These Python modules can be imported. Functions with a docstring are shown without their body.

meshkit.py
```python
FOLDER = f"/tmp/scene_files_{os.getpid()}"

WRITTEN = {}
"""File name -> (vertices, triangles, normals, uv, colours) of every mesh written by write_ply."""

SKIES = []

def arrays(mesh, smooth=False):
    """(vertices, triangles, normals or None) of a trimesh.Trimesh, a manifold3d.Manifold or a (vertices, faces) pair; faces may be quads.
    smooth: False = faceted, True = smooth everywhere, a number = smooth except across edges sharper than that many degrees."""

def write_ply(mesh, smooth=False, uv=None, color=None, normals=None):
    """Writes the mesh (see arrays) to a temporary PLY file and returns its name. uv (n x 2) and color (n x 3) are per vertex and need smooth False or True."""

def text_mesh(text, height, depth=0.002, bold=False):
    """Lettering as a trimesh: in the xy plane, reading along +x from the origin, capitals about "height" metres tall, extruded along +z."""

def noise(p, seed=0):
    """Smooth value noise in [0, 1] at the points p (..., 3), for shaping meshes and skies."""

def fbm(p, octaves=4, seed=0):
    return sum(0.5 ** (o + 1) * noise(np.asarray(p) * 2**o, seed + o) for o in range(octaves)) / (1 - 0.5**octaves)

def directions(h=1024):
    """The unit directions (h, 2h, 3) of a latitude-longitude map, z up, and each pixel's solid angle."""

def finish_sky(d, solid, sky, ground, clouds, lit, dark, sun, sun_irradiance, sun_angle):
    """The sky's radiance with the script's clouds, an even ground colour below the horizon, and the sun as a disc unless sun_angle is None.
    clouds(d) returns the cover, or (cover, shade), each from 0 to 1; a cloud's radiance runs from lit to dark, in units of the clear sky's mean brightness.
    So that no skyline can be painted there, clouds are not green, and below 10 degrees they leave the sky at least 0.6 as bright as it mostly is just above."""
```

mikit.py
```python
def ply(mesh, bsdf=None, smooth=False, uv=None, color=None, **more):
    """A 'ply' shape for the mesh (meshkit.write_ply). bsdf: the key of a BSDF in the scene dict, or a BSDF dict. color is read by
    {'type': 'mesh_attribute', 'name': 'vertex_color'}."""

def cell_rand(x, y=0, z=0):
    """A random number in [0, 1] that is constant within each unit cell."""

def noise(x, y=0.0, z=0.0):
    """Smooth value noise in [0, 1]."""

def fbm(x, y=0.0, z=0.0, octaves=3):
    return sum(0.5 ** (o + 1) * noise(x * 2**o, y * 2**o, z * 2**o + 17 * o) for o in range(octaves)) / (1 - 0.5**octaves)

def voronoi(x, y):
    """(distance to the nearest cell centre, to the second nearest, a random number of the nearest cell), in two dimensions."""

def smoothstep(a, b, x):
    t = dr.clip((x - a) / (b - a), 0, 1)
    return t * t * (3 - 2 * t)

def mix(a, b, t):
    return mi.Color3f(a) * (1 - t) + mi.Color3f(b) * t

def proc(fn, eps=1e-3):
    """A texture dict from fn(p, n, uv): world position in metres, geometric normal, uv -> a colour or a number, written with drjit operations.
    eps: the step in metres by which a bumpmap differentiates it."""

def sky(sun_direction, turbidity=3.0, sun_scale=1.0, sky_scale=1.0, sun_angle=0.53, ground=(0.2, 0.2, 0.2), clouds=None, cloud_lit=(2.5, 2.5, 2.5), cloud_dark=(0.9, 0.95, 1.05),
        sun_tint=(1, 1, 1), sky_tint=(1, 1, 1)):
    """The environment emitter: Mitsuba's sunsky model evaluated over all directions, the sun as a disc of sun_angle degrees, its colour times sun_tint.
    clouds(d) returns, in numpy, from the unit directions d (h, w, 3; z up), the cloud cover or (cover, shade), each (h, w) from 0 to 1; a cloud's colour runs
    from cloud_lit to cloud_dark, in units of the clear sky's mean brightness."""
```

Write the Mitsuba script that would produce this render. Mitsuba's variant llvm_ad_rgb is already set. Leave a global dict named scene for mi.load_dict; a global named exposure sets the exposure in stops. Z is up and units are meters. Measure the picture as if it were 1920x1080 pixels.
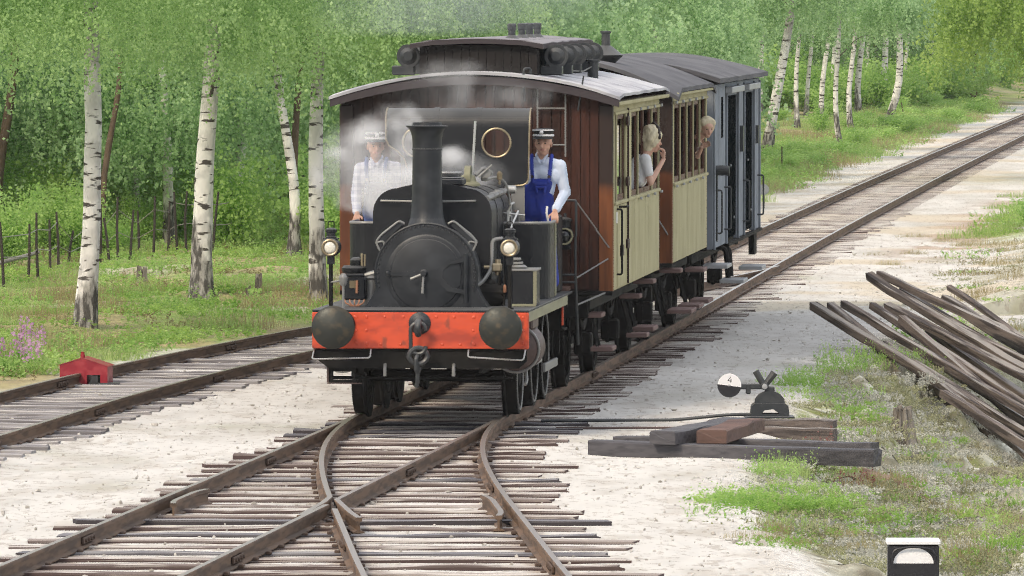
import math, random
import numpy as np, trimesh, drjit as dr, mitsuba as mi, mikit, meshkit
import manifold3d as m3
from manifold3d import Manifold
from shapely.geometry import Polygon, Point, box as sbox
from scipy.interpolate import UnivariateSpline, PchipInterpolator
from mikit import noise, fbm, smoothstep, mix, cell_rand

T = mi.ScalarTransform4f
scene, labels = {}, {}
# ------------------------------------------------------------------ camera, sky, exposure
FOCAL, CAM_H = 15000.0, 4.2                     # focal length in pixels of a 1920 wide picture
PITCH = math.atan(535 / FOCAL)
CP, SP = math.cos(PITCH), math.sin(PITCH)
scene['camera'] = {'type': 'perspective', 'fov': 2 * math.degrees(math.atan(960 / FOCAL)), 'fov_axis': 'x', 'near_clip': 1.0, 'far_clip': 3000.0,
                   'to_world': T().look_at(origin=[0, 0, CAM_H], target=[0, CP * 10, CAM_H - SP * 10], up=[0, 0, 1])}
scene['daylight'] = mikit.sky((-0.48, -0.72, 0.62), turbidity=3, sun_scale=0.42, sun_angle=15, clouds=lambda d: 1.0, cloud_lit=(2.42, 2.5, 2.66), sun_tint=(.94, .99, 1.10))
exposure = 2.2

RNG = np.random.default_rng(7)
random.seed(7)


def ray(px, py):
    a, b = (px - 960) / FOCAL, -(py - 540) / FOCAL
    return np.array([a, CP + b * SP, -SP + b * CP])


def at(px, py, z=0.0):
    r = ray(px, py)
    return np.array([0, 0, CAM_H]) + r * ((z - CAM_H) / r[2])


# ------------------------------------------------------------------ materials
def rgb(c): return {'type': 'rgb', 'value': list(map(float, c))}
def tex(c): return c if isinstance(c, dict) else rgb(c) if isinstance(c, (tuple, list)) else mikit.proc(c) if callable(c) else c
def principled(name, color, rough=0.5, two=True, bump=None, bump_scale=0.01, **more):
    b = {'type': 'principled', 'base_color': tex(color), 'roughness': tex(rough), **{k: tex(v) for k, v in more.items()}}
    if bump: b = {'type': 'bumpmap', 'arbitrary': mikit.proc(bump, 3e-3), 'scale': bump_scale, 'bsdf': b}
    scene[name] = {'type': 'twosided', 'bsdf': b} if two else b


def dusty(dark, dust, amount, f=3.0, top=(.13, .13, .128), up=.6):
    return lambda p, n, uv: mix(mix(dark, dust, amount * smoothstep(0.35, 0.8, fbm(p.x * f, p.y * f * .6, p.z * f, 4))), top, up * smoothstep(.12, .8, n.z) * (.6 + .6 * noise(p.x * 4, p.y * 4, p.z * 4)))


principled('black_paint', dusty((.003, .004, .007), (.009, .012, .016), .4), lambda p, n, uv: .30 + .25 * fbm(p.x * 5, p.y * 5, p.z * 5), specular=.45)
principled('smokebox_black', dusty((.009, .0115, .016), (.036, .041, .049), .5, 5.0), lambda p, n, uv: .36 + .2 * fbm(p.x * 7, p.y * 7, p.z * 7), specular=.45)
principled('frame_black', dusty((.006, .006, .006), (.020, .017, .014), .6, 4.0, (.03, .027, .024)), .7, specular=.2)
principled('red_paint', lambda p, n, uv: mix(mix((.62, .078, .028), (.40, .050, .024), smoothstep(.40, .75, fbm(p.x * 4, p.y * 4, p.z * 7, 4))), (.10, .045, .03), .6 * smoothstep(.60, .75, fbm(p.x * 11, p.y * 11, p.z * 5, 4))), .38)
principled('derail_red', lambda p, n, uv: mix((.27, .012, .024), (.36, .04, .05), smoothstep(.4, .7, fbm(p.x * 9, p.y * 9, p.z * 9))), .33)
principled('buffer_steel', lambda p, n, uv: mix((.040, .043, .039), (.085, .070, .048), smoothstep(.45, .8, fbm(p.x * 14, p.y * 14, p.z * 14, 4))), lambda p, n, uv: .32 + .3 * fbm(p.x * 20, p.y * 20, p.z * 20), metallic=.55)
principled('brass', lambda p, n, uv: mix((.42, .35, .24), (.24, .19, .12), smoothstep(.35, .7, fbm(p.x * 9, p.y * 9, p.z * 9))), .42, metallic=.85)
principled('copper', (.55, .27, .16), .35, metallic=.85)
principled('bright_steel', (.52, .52, .51), .33, metallic=.75)
principled('grey_steel', (.24, .24, .235), .42, metallic=.4)
principled('olive_trim', lambda p, n, uv: mix((.27, .27, .17), (.16, .15, .10), fbm(p.x * 6, p.y * 3, p.z * 9)), .55)
principled('plum_iron', lambda p, n, uv: mix((.10, .06, .055), (.05, .035, .03), fbm(p.x * 8, p.y * 8, p.z * 8)), .5)
principled('lamp_lens', (.66, .64, .56), .06, specular=.9)
principled('dark_lens', (.012, .014, .016), .06, specular=.9)
scene['clear_pane'] = {'type': 'thindielectric', 'int_ior': 1.5}


def teak(light, dark):
    return lambda p, n, uv: mix(light, dark, smoothstep(.25, .75, .55 * fbm(p.x * 26, p.y * 26, p.z * 2.2, 3) + .45 * noise(p.x * 7.3, p.y * 5, p.z * .35)))


principled('teak', teak((.062, .018, .009), (.018, .007, .005)), lambda p, n, uv: .42 + .25 * fbm(p.x * 9, p.y * 9, p.z * 2), specular=.3)
principled('teak_dark', teak((.040, .014, .009), (.014, .007, .006)), .5, specular=.3)
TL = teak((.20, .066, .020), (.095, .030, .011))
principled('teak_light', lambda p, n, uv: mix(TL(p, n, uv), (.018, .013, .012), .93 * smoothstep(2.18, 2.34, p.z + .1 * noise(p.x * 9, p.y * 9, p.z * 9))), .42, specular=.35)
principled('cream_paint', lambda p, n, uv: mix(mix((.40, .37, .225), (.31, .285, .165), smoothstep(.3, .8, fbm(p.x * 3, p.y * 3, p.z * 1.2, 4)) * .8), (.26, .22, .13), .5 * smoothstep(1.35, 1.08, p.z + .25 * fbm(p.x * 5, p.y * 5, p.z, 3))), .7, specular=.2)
principled('wagon_grey', lambda p, n, uv: mix((.22, .245, .28), (.18, .20, .225), smoothstep(.3, .7, fbm(p.x * 2, p.y * 2, p.z * 2, 4))), .8, specular=.15)
principled('door_dark', (.003, .0048, .0058), 1.0, specular=0.0)
principled('window_wood', (.085, .030, .017), .5)
principled('interior_brown', (.07, .035, .022), .6)
principled('roof_pale', lambda p, n, uv: mix((.43, .43, .45), (.25, .25, .28), smoothstep(.35, .75, fbm(p.x * 2.5, p.y * 1.5, p.z * 5, 4))), .75)
principled('roof_fascia', (.042, .033, .038), .75)
principled('clerestory_black', lambda p, n, uv: mix((.008, .007, .0075), (.016, .012, .011), fbm(p.x * 20, p.y * 5, p.z * 2)), .7, specular=.3)
principled('clerestory_grey', (.20, .19, .205), .75)
principled('roof_grey', lambda p, n, uv: mix((.105, .105, .115), (.07, .07, .08), smoothstep(.3, .75, fbm(p.x * 2, p.y * 1.2, p.z * 4, 4))), .8)
principled('step_wood', lambda p, n, uv: mix((.19, .125, .115), (.11, .065, .06), fbm(p.x * 5, p.y * 18, p.z * 9)), .7)
principled('rail_steel', lambda p, n, uv: mix(mix((.135, .085, .055), (.075, .05, .036), smoothstep(.35, .7, fbm(p.x * 6, p.y * 3, p.z * 18, 3))), mix((.37, .325, .285), (.50, .49, .475), smoothstep(95, 125, p.y)), smoothstep(.7, .95, n.z) * smoothstep(-.03, -.012, p.z)),
           lambda p, n, uv: .72 - .38 * smoothstep(.7, .95, n.z) * smoothstep(-.03, -.012, p.z), metallic=lambda p, n, uv: .75 * smoothstep(.7, .95, n.z) * smoothstep(-.03, -.012, p.z))
principled('fastening_iron', (.085, .055, .04), .75)


def old_wood(a, b, ax=2.0, ay=26.0, az=30.0):
    return lambda p, n, uv: mix(a, b, smoothstep(.25, .75, .6 * fbm(p.x * ax, p.y * ay, p.z * az, 3) + .4 * noise(p.x * .4, p.y * 1.7, p.z)))


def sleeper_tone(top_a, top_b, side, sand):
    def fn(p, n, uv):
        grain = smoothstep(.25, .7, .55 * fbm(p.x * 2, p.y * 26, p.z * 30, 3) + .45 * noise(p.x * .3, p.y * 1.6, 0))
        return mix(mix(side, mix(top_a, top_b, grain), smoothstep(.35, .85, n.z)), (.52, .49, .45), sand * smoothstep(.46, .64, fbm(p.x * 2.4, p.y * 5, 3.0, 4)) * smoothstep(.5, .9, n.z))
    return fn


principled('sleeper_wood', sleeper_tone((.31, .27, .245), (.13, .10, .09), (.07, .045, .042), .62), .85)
principled('sleeper_tarred_and_shade', sleeper_tone((.17, .165, .18), (.07, .065, .075), (.035, .028, .032), .25), .7)
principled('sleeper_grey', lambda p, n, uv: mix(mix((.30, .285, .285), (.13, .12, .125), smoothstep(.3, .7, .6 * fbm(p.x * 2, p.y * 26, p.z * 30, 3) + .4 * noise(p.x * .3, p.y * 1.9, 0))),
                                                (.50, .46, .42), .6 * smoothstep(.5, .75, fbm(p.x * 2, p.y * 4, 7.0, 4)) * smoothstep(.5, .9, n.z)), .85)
principled('tarred_timber', old_wood((.085, .080, .088), (.030, .028, .034)), .55)
principled('red_timber', old_wood((.125, .070, .055), (.06, .036, .032)), .7)
principled('pile_timber', lambda p, n, uv: mix(mix((.15, .122, .108), (.045, .036, .034), smoothstep(.3, .72, fbm(uv.x * 1.6, uv.y * 30, 0, 4))), (.36, .34, .315), .6 * smoothstep(.44, .66, fbm(uv.x * .9, uv.y * 14, 5, 3)) * smoothstep(.3, .8, n.z)), .8)
principled('stump_wood', lambda p, n, uv: mix((.26, .235, .21), (.09, .075, .06), smoothstep(.3, .7, fbm(p.x * 22, p.y * 22, p.z * 3, 3))), .9)
principled('rotten_wood', lambda p, n, uv: mix((.34, .25, .20), (.13, .08, .065), smoothstep(.3, .68, fbm(p.x * 6, p.y * 16, p.z * 24, 4))), .9)
principled('signal_white', (.78, .78, .80), .45)
principled('signal_black', (.014, .014, .018), .4)
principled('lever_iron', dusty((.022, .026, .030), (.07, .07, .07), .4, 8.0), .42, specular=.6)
principled('galvanised', (.36, .37, .38), .5, metallic=.3)


def bark(p, n, uv):
    marks = smoothstep(.58, .68, fbm(p.x * 6, p.y * 6, p.z * 17, 3))
    soft = smoothstep(.40, .62, fbm(p.x * 5, p.y * 5, p.z * 4, 4))
    white = mix(mix((.80, .77, .75), (.50, .48, .47), soft * .6), (.07, .06, .055), marks)
    furrow = mix((.36, .34, .325), (.075, .068, .064), smoothstep(.34, .58, fbm(p.x * 24, p.y * 24, p.z * 5.5, 4)))
    low = smoothstep(.72, .50, p.z * .62 + 1.1 * (fbm(p.x * 7, p.y * 7, p.z * 2.2, 4) - .35))
    high = smoothstep(3.3, 4.6, p.z + 1.2 * noise(p.x * 5, p.y * 5, p.z * 1.3)) * .6
    return mix(mix(white, furrow, low), (.16, .15, .14), high)


principled('birch_bark', bark, .85, bump=lambda p, n, uv: fbm(p.x * 20, p.y * 20, p.z * 8, 3), bump_scale=.02)
principled('brown_bark', lambda p, n, uv: mix((.17, .115, .08), (.07, .05, .038), fbm(p.x * 18, p.y * 18, p.z * 5)), .9)
principled('dark_bark', (.10, .085, .075), .9)
principled('fence_wood', (.045, .036, .032), .9)
principled('grey_log', lambda p, n, uv: mix((.34, .33, .31), (.16, .15, .14), fbm(p.x * 2, p.y * 15, p.z * 20)), .9)


def leaf_bsdf(name, a, b, trans=1.1, rough=.55, f=2.2):
    scene[name] = {'type': 'principledthin', 'base_color': mikit.proc(lambda p, n, uv: mix(a, b, .30 * cell_rand(p.x * 14, p.y * 14, p.z * 14) + .70 * smoothstep(.32, .68, fbm(p.x * f * .6, p.y * f * .6, p.z * f * .6, 3)))),
                   'roughness': rough, 'diff_trans': trans, 'eta': 1.35}


leaf_bsdf('birch_leaf', (.20, .37, .11), (.56, .76, .34))
leaf_bsdf('birch_leaf_hazed', (.25, .42, .17), (.56, .76, .42))  # distance haze put into the leaf colour, paler and bluer
leaf_bsdf('yellow_leaf', (.26, .41, .10), (.52, .68, .22))
leaf_bsdf('bush_leaf', (.28, .48, .12), (.57, .76, .28))
leaf_bsdf('needle', (.19, .36, .17), (.37, .56, .30), .5)
leaf_bsdf('grass_blade', (.33, .47, .14), (.53, .64, .27))
leaf_bsdf('dry_blade', (.36, .30, .15), (.54, .48, .28))
leaf_bsdf('heather_leaf', (.22, .18, .09), (.34, .29, .15))
leaf_bsdf('herb_leaf', (.27, .47, .10), (.50, .68, .20))
leaf_bsdf('moss_leaf', (.29, .30, .17), (.45, .45, .29), .4)
leaf_bsdf('lichen_leaf', (.43, .43, .375), (.58, .58, .52), .4)
leaf_bsdf('pink_petal', (.62, .36, .58), (.80, .56, .75))
leaf_bsdf('red_stem_leaf', (.22, .06, .06), (.40, .20, .18))

# cloth and skin
principled('blue_overall', lambda p, n, uv: mix((.012, .026, .21), (.024, .048, .34), fbm(p.x * 12, p.y * 12, p.z * 6, 3)), .85, bump=lambda p, n, uv: fbm(p.x * 16, p.y * 16, p.z * 7, 3), bump_scale=.03)
principled('pale_blue_shirt', lambda p, n, uv: mix((.50, .58, .74), (.62, .68, .80), fbm(p.x * 14, p.y * 14, p.z * 7, 3)), .9, bump=lambda p, n, uv: fbm(p.x * 14, p.y * 14, p.z * 8, 3), bump_scale=.03)
principled('check_shirt', lambda p, n, uv: mix((.70, .71, .78), (.13, .16, .36), .24 * smoothstep(.5, .62, dr.abs(dr.sin(p.x * 42))) + .24 * smoothstep(.5, .62, dr.abs(dr.sin(p.z * 42)))), .9, bump=lambda p, n, uv: fbm(p.x * 14, p.y * 14, p.z * 8, 3), bump_scale=.03)
principled('faded_overall', (.10, .14, .34), .9)
principled('white_cloth', (.74, .74, .76), .9)
principled('skin', (.52, .30, .22), .5)
principled('skin_pale', (.62, .38, .29), .5)
principled('blond_hair', lambda p, n, uv: mix((.62, .50, .28), (.42, .30, .14), fbm(p.x * 60, p.y * 60, p.z * 25)), .6)
principled('pale_hair', lambda p, n, uv: mix((.74, .68, .52), (.50, .42, .27), fbm(p.x * 60, p.y * 60, p.z * 25)), .6)
principled('dark_brown', (.03, .02, .017), .5)
principled('black_cloth', (.012, .012, .014), .7)
principled('lip', (.42, .17, .14), .5)


# ------------------------------------------------------------------ mesh helpers
def cat(parts):
    return trimesh.util.concatenate([p for p in parts if p is not None])


def box(x0, x1, y0, y1, z0, z1, c=0.0):
    """A box, its edges chamfered by c."""
    a, b = np.array([x0, y0, z0], float), np.array([x1, y1, z1], float)
    if c <= 0:
        m = trimesh.creation.box(b - a); m.apply_translation((a + b) / 2); return m
    h, q = (b - a) / 2, []
    c = min(c, .45 * h.min() * 2 * .5 + 1e-6)
    for s in np.array(np.meshgrid([-1, 1], [-1, 1], [-1, 1])).reshape(3, -1).T:
        for k in range(3):
            d = np.full(3, c); d[k] = 0
            q.append(s * (h - d))
    m = trimesh.convex.convex_hull(np.array(q)); m.apply_translation((a + b) / 2); return m


def frames(p):
    t = np.gradient(p, axis=0); t /= np.linalg.norm(t, axis=1, keepdims=True) + 1e-12
    ref = np.where(np.abs(t[:, 2:]) < .9, [0, 0, 1.], [1., 0, 0])
    a = np.cross(t, ref)
    for i in range(1, len(a)):
        a[i] = a[i - 1] - t[i] * (a[i - 1] @ t[i])
        a[i] /= np.linalg.norm(a[i]) + 1e-12
    a[0] /= np.linalg.norm(a[0]); return a, np.cross(t, a)


def tube(points, r, sides=8, caps=True):
    p = np.asarray(points, float); a, b = frames(p); n = len(p)
    ang = np.arange(sides) * 2 * np.pi / sides
    r = np.broadcast_to(r, (n,))
    v = p[:, None] + r[:, None, None] * (np.cos(ang)[None, :, None] * a[:, None] + np.sin(ang)[None, :, None] * b[:, None])
    i, j = np.meshgrid(np.arange(n - 1), np.arange(sides), indexing='ij'); k = (j + 1) % sides
    f = np.vstack([np.stack([i * sides + j, i * sides + k, (i + 1) * sides + k], -1).reshape(-1, 3), np.stack([i * sides + j, (i + 1) * sides + k, (i + 1) * sides + j], -1).reshape(-1, 3)])
    v = v.reshape(-1, 3)
    if caps:
        j = np.arange(sides); k = (j + 1) % sides
        v = np.vstack([v, p[:1], p[-1:]]); o = n * sides
        f = np.vstack([f, np.stack([j * 0 + o, k, j], 1), np.stack([j * 0 + o + 1, (n - 1) * sides + j, (n - 1) * sides + k], 1)])
    return trimesh.Trimesh(v, f, process=False)


def bent(points, r, sides=8, rad=.03, n=5):
    """A tube along straight runs with rounded corners."""
    p = [np.array(q, float) for q in points]; out = [p[0]]
    for i in range(1, len(p) - 1):
        a, b = p[i - 1] - p[i], p[i + 1] - p[i]; la, lb = np.linalg.norm(a), np.linalg.norm(b)
        d = min(rad, .45 * la, .45 * lb); s, e = p[i] + a / la * d, p[i] + b / lb * d
        for t in np.linspace(0, 1, n): out.append((1 - t) ** 2 * s + 2 * t * (1 - t) * p[i] + t * t * e)
    return tube(out + [p[-1]], r, sides)


def lathe(profile, axis='z', center=(0, 0, 0), sides=32):
    """(radius, height) pairs turned about an axis; the ends are closed where the radius is not zero."""
    pr = [(max(r, 1e-5), h) for r, h in profile]
    ang = np.arange(sides) * 2 * np.pi / sides; n = len(pr)
    v = np.array([[r * math.cos(a), r * math.sin(a), h] for r, h in pr for a in ang])
    i, j = np.meshgrid(np.arange(n - 1), np.arange(sides), indexing='ij'); k = (j + 1) % sides
    f = np.vstack([np.stack([i * sides + j, i * sides + k, (i + 1) * sides + k], -1).reshape(-1, 3), np.stack([i * sides + j, (i + 1) * sides + k, (i + 1) * sides + j], -1).reshape(-1, 3)])
    v = np.vstack([v, [[0, 0, pr[0][1]], [0, 0, pr[-1][1]]]]); o = n * sides; j = np.arange(sides); k = (j + 1) % sides
    f = np.vstack([f, np.stack([j * 0 + o, k, j], 1), np.stack([j * 0 + o + 1, (n - 1) * sides + j, (n - 1) * sides + k], 1)])
    if axis == 'y': v = v[:, [0, 2, 1]] * [1, 1, 1]; f = f[:, ::-1]
    if axis == 'x': v = v[:, [2, 0, 1]]
    return trimesh.Trimesh(v + np.array(center, float), f, process=False)


def ring(R, r, axis='y', center=(0, 0, 0), sides=36, k=8, a0=0, a1=2 * np.pi):
    full = a1 - a0 > 6.28
    ang = np.linspace(a0, a1, sides + 1)
    pts = np.stack([np.cos(ang) * R, np.sin(ang) * R, ang * 0], 1)
    if axis == 'y': pts = pts[:, [0, 2, 1]]
    if axis == 'x': pts = pts[:, [2, 0, 1]]
    return tube(pts + np.array(center), r, k, caps=not full)


def prism(poly, y0, y1):
    """A polygon in x and z, extruded along y."""
    poly = Polygon(poly) if not hasattr(poly, 'geom_type') else poly
    ps = getattr(poly, 'geoms', [poly]); out = []
    for q in ps:
        m = trimesh.creation.extrude_polygon(q, y1 - y0, engine='earcut')
        v = m.vertices; m.vertices = np.stack([v[:, 0], y0 + v[:, 2], v[:, 1]], 1); m.invert(); out.append(m)
    return cat(out)


def bolt(x, y, z, r=.014, h=.012):
    return lathe([(r, 0), (r * .8, -h * .7), (r * .3, -h)], 'y', (x, y, z), 8)


USED = {}
def key(name):
    n = USED.get(name, 0); USED[name] = n + 1
    return name if n == 0 else f'{name}_{n:03d}'


def thing(name, label=None, cat_=None, group=None, kind=None):
    k = key(name); d = {}
    if label: d['label'] = label
    if cat_: d['category'] = cat_
    if group: d['group'] = group
    if kind: d['kind'] = kind
    labels[k] = d; return k


WORLD = np.eye(4)
def put(parent, name, mesh, mat, smooth=30, M=None, label=None, kind=None, **more):
    k = key(f'{parent}__{name}' if parent else name)
    scene[k] = mikit.ply(mesh, mat, smooth=smooth, to_world=T(M if M is not None else WORLD), **more)
    if label or kind: labels[k] = {**({'label': label} if label else {}), **({'kind': kind} if kind else {})}
    return k


def solo(name, mesh, mat, label, cat_, group=None, kind=None, smooth=30, M=None, **more):
    k = put(None, name, mesh, mat, smooth, M, **more); d = {}
    if label: d['label'] = label
    if cat_: d['category'] = cat_
    if group: d['group'] = group
    if kind: d['kind'] = kind
    labels[k] = d; return k


def pose(pos=(0, 0, 0), rz=0.0, s=1.0, rx=0.0, ry=0.0):
    m = trimesh.transformations.euler_matrix(rx, ry, rz, 'sxyz'); m[:3, :3] = m[:3, :3] @ np.diag(np.broadcast_to(s, 3)); m[:3, 3] = pos; return m


# ------------------------------------------------------------------ track centre lines, x as a function of y (distance)
def spline(pts, s=.02):
    p = np.array(pts, float); return UnivariateSpline(p[:, 1], p[:, 0], k=3, s=s)


xm = spline([(-5.9, 30), (-4.75, 44), (-3.20, 58.5), (-2.26, 67), (-.89, 80.2), (-.07, 89.3), (1.02, 101.5), (2.87, 122.3), (4.55, 139.7), (6.03, 155.6), (10.25, 200), (15.5, 254.2), (20.05, 301), (29.7, 400), (44.4, 550)])
xs_ = PchipInterpolator([30, 66, 77.5, 85.5, 92.6, 97, 103.6, 112, 122.3, 128.5], [-13.5, -7.3, -5.75, -4.85, -3.86, -3.12, -1.88, .12, 2.52, 3.62])
xb_ = spline([(1.2, 44), (.35, 50), (-.355, 58.5), (-.585, 64.2), (-.79, 67.7), (-.95, 71.3), (-1.015, 73.8), (-1.02, 76.5), (-.97, 79), (-.87, 81.0), (-.73, 82.6)], .002)
def slope(f, y, e=.2): return (f(y + e) - f(y - e)) / (2 * e)
def offset(f, ys, d):
    ys = np.asarray(ys, float); x = np.array(f(ys)); s = np.array([slope(f, y) for y in ys]); c = 1 / np.sqrt(1 + s * s)
    return np.stack([x + d * c, ys - d * s * c, ys * 0], 1)


# ------------------------------------------------------------------ ground height
EDGE_Y, EDGE_X = [40, 58, 66, 69, 72, 80, 88, 95, 101, 106], [2.2, 2.2, 1.95, 1.85, 1.9, 2.35, 2.95, 3.45, 4.2, 5.2]
def sstep(a, b, x):
    t = np.clip((x - a) / (b - a), 0, 1); return t * t * (3 - 2 * t)


def track_mask(x, y):
    a = sstep(1.75, 1.4, np.abs(x - xm(y)))
    b = sstep(1.5, 1.15, np.abs(x - xs_(np.clip(y, 30, 128)))) * (y < 130)
    c = sstep(2.1, 1.7, np.abs(x - xb_(np.clip(y, 44, 82)))) * (y < 84)
    c = np.maximum(c, (y < 84) * (x > xm(y)) * (x < xb_(np.clip(y, 44, 82))))
    return np.maximum(np.maximum(a, b), c)


def bank_mask(x, y):
    return sstep(0, 2.3, x - np.interp(y, EDGE_Y, EDGE_X)) * sstep(109, 99, y - .8 * np.clip(x - 4, 0, 4))


def green_line(y):
    """How far left the forest floor begins: beside the siding, then beside the main line."""
    return np.where(y < 121, xs_(np.clip(y, 30, 128)) - 1.25, xm(y) - 2.5)


def height(x, y):
    x, y = np.asarray(x, float), np.asarray(y, float)
    P = np.stack([x, y, x * 0], -1); t = track_mask(x, y)
    z = -.160 + .012 * t + (1 - t) * (.05 * (meshkit.fbm(P * .45, 3, 1) - .5) + .035 * (meshkit.fbm(P * 1.9, 3, 2) - .5)) + t * .013 * (meshkit.fbm(P * 2.6, 2, 3) - .5)
    g = np.clip(green_line(y) - x, 0, None)
    z += sstep(.2, 3.5, g) * (.18 + .30 * (meshkit.fbm(P * .55, 3, 4) - .5) + .14 * (meshkit.fbm(P * 1.6, 2, 5) - .5))
    b = bank_mask(x, y)
    z += -1.15 * b + sstep(.03, .4, b) * (.55 * (meshkit.fbm(P * [.75, .75, 1], 3, 6) - .5) + .85 * np.abs(meshkit.fbm(P * [1.5, 1.1, 1], 2, 8) - .5) + .22 * (meshkit.fbm(P * 5.0, 2, 18) - .5))
    r = np.clip(x - xm(y) - 3.2, 0, None) * (y > 112)
    z += sstep(0, 4, r) * sstep(230, 170, y) * (.42 + 1.1 * (meshkit.fbm(P * .35, 3, 9) - .45) + .25 * (meshkit.fbm(P * 1.2, 2, 19) - .5))
    z += np.clip(y - 330, 0, None) ** 1.25 * .02 * sstep(0, 12, xm(y) - 4 - x) + sstep(420, 600, y) * 14 + sstep(24, 90, -x - y * .05) * 10 * sstep(120, 200, y)
    return z


def on_ground(px, py):
    r = ray(px, py); lo, p = 20.0, None
    t = np.arange(40.0, 420.0, .25); q = np.array([0, 0, CAM_H]) + t[:, None] * r
    d = q[:, 2] - height(q[:, 0], q[:, 1]); i = int(np.argmax(d < 0)) if (d < 0).any() else len(t) - 1
    return np.array([q[i, 0], q[i, 1], float(height(q[i, 0], q[i, 1]))])


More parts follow.
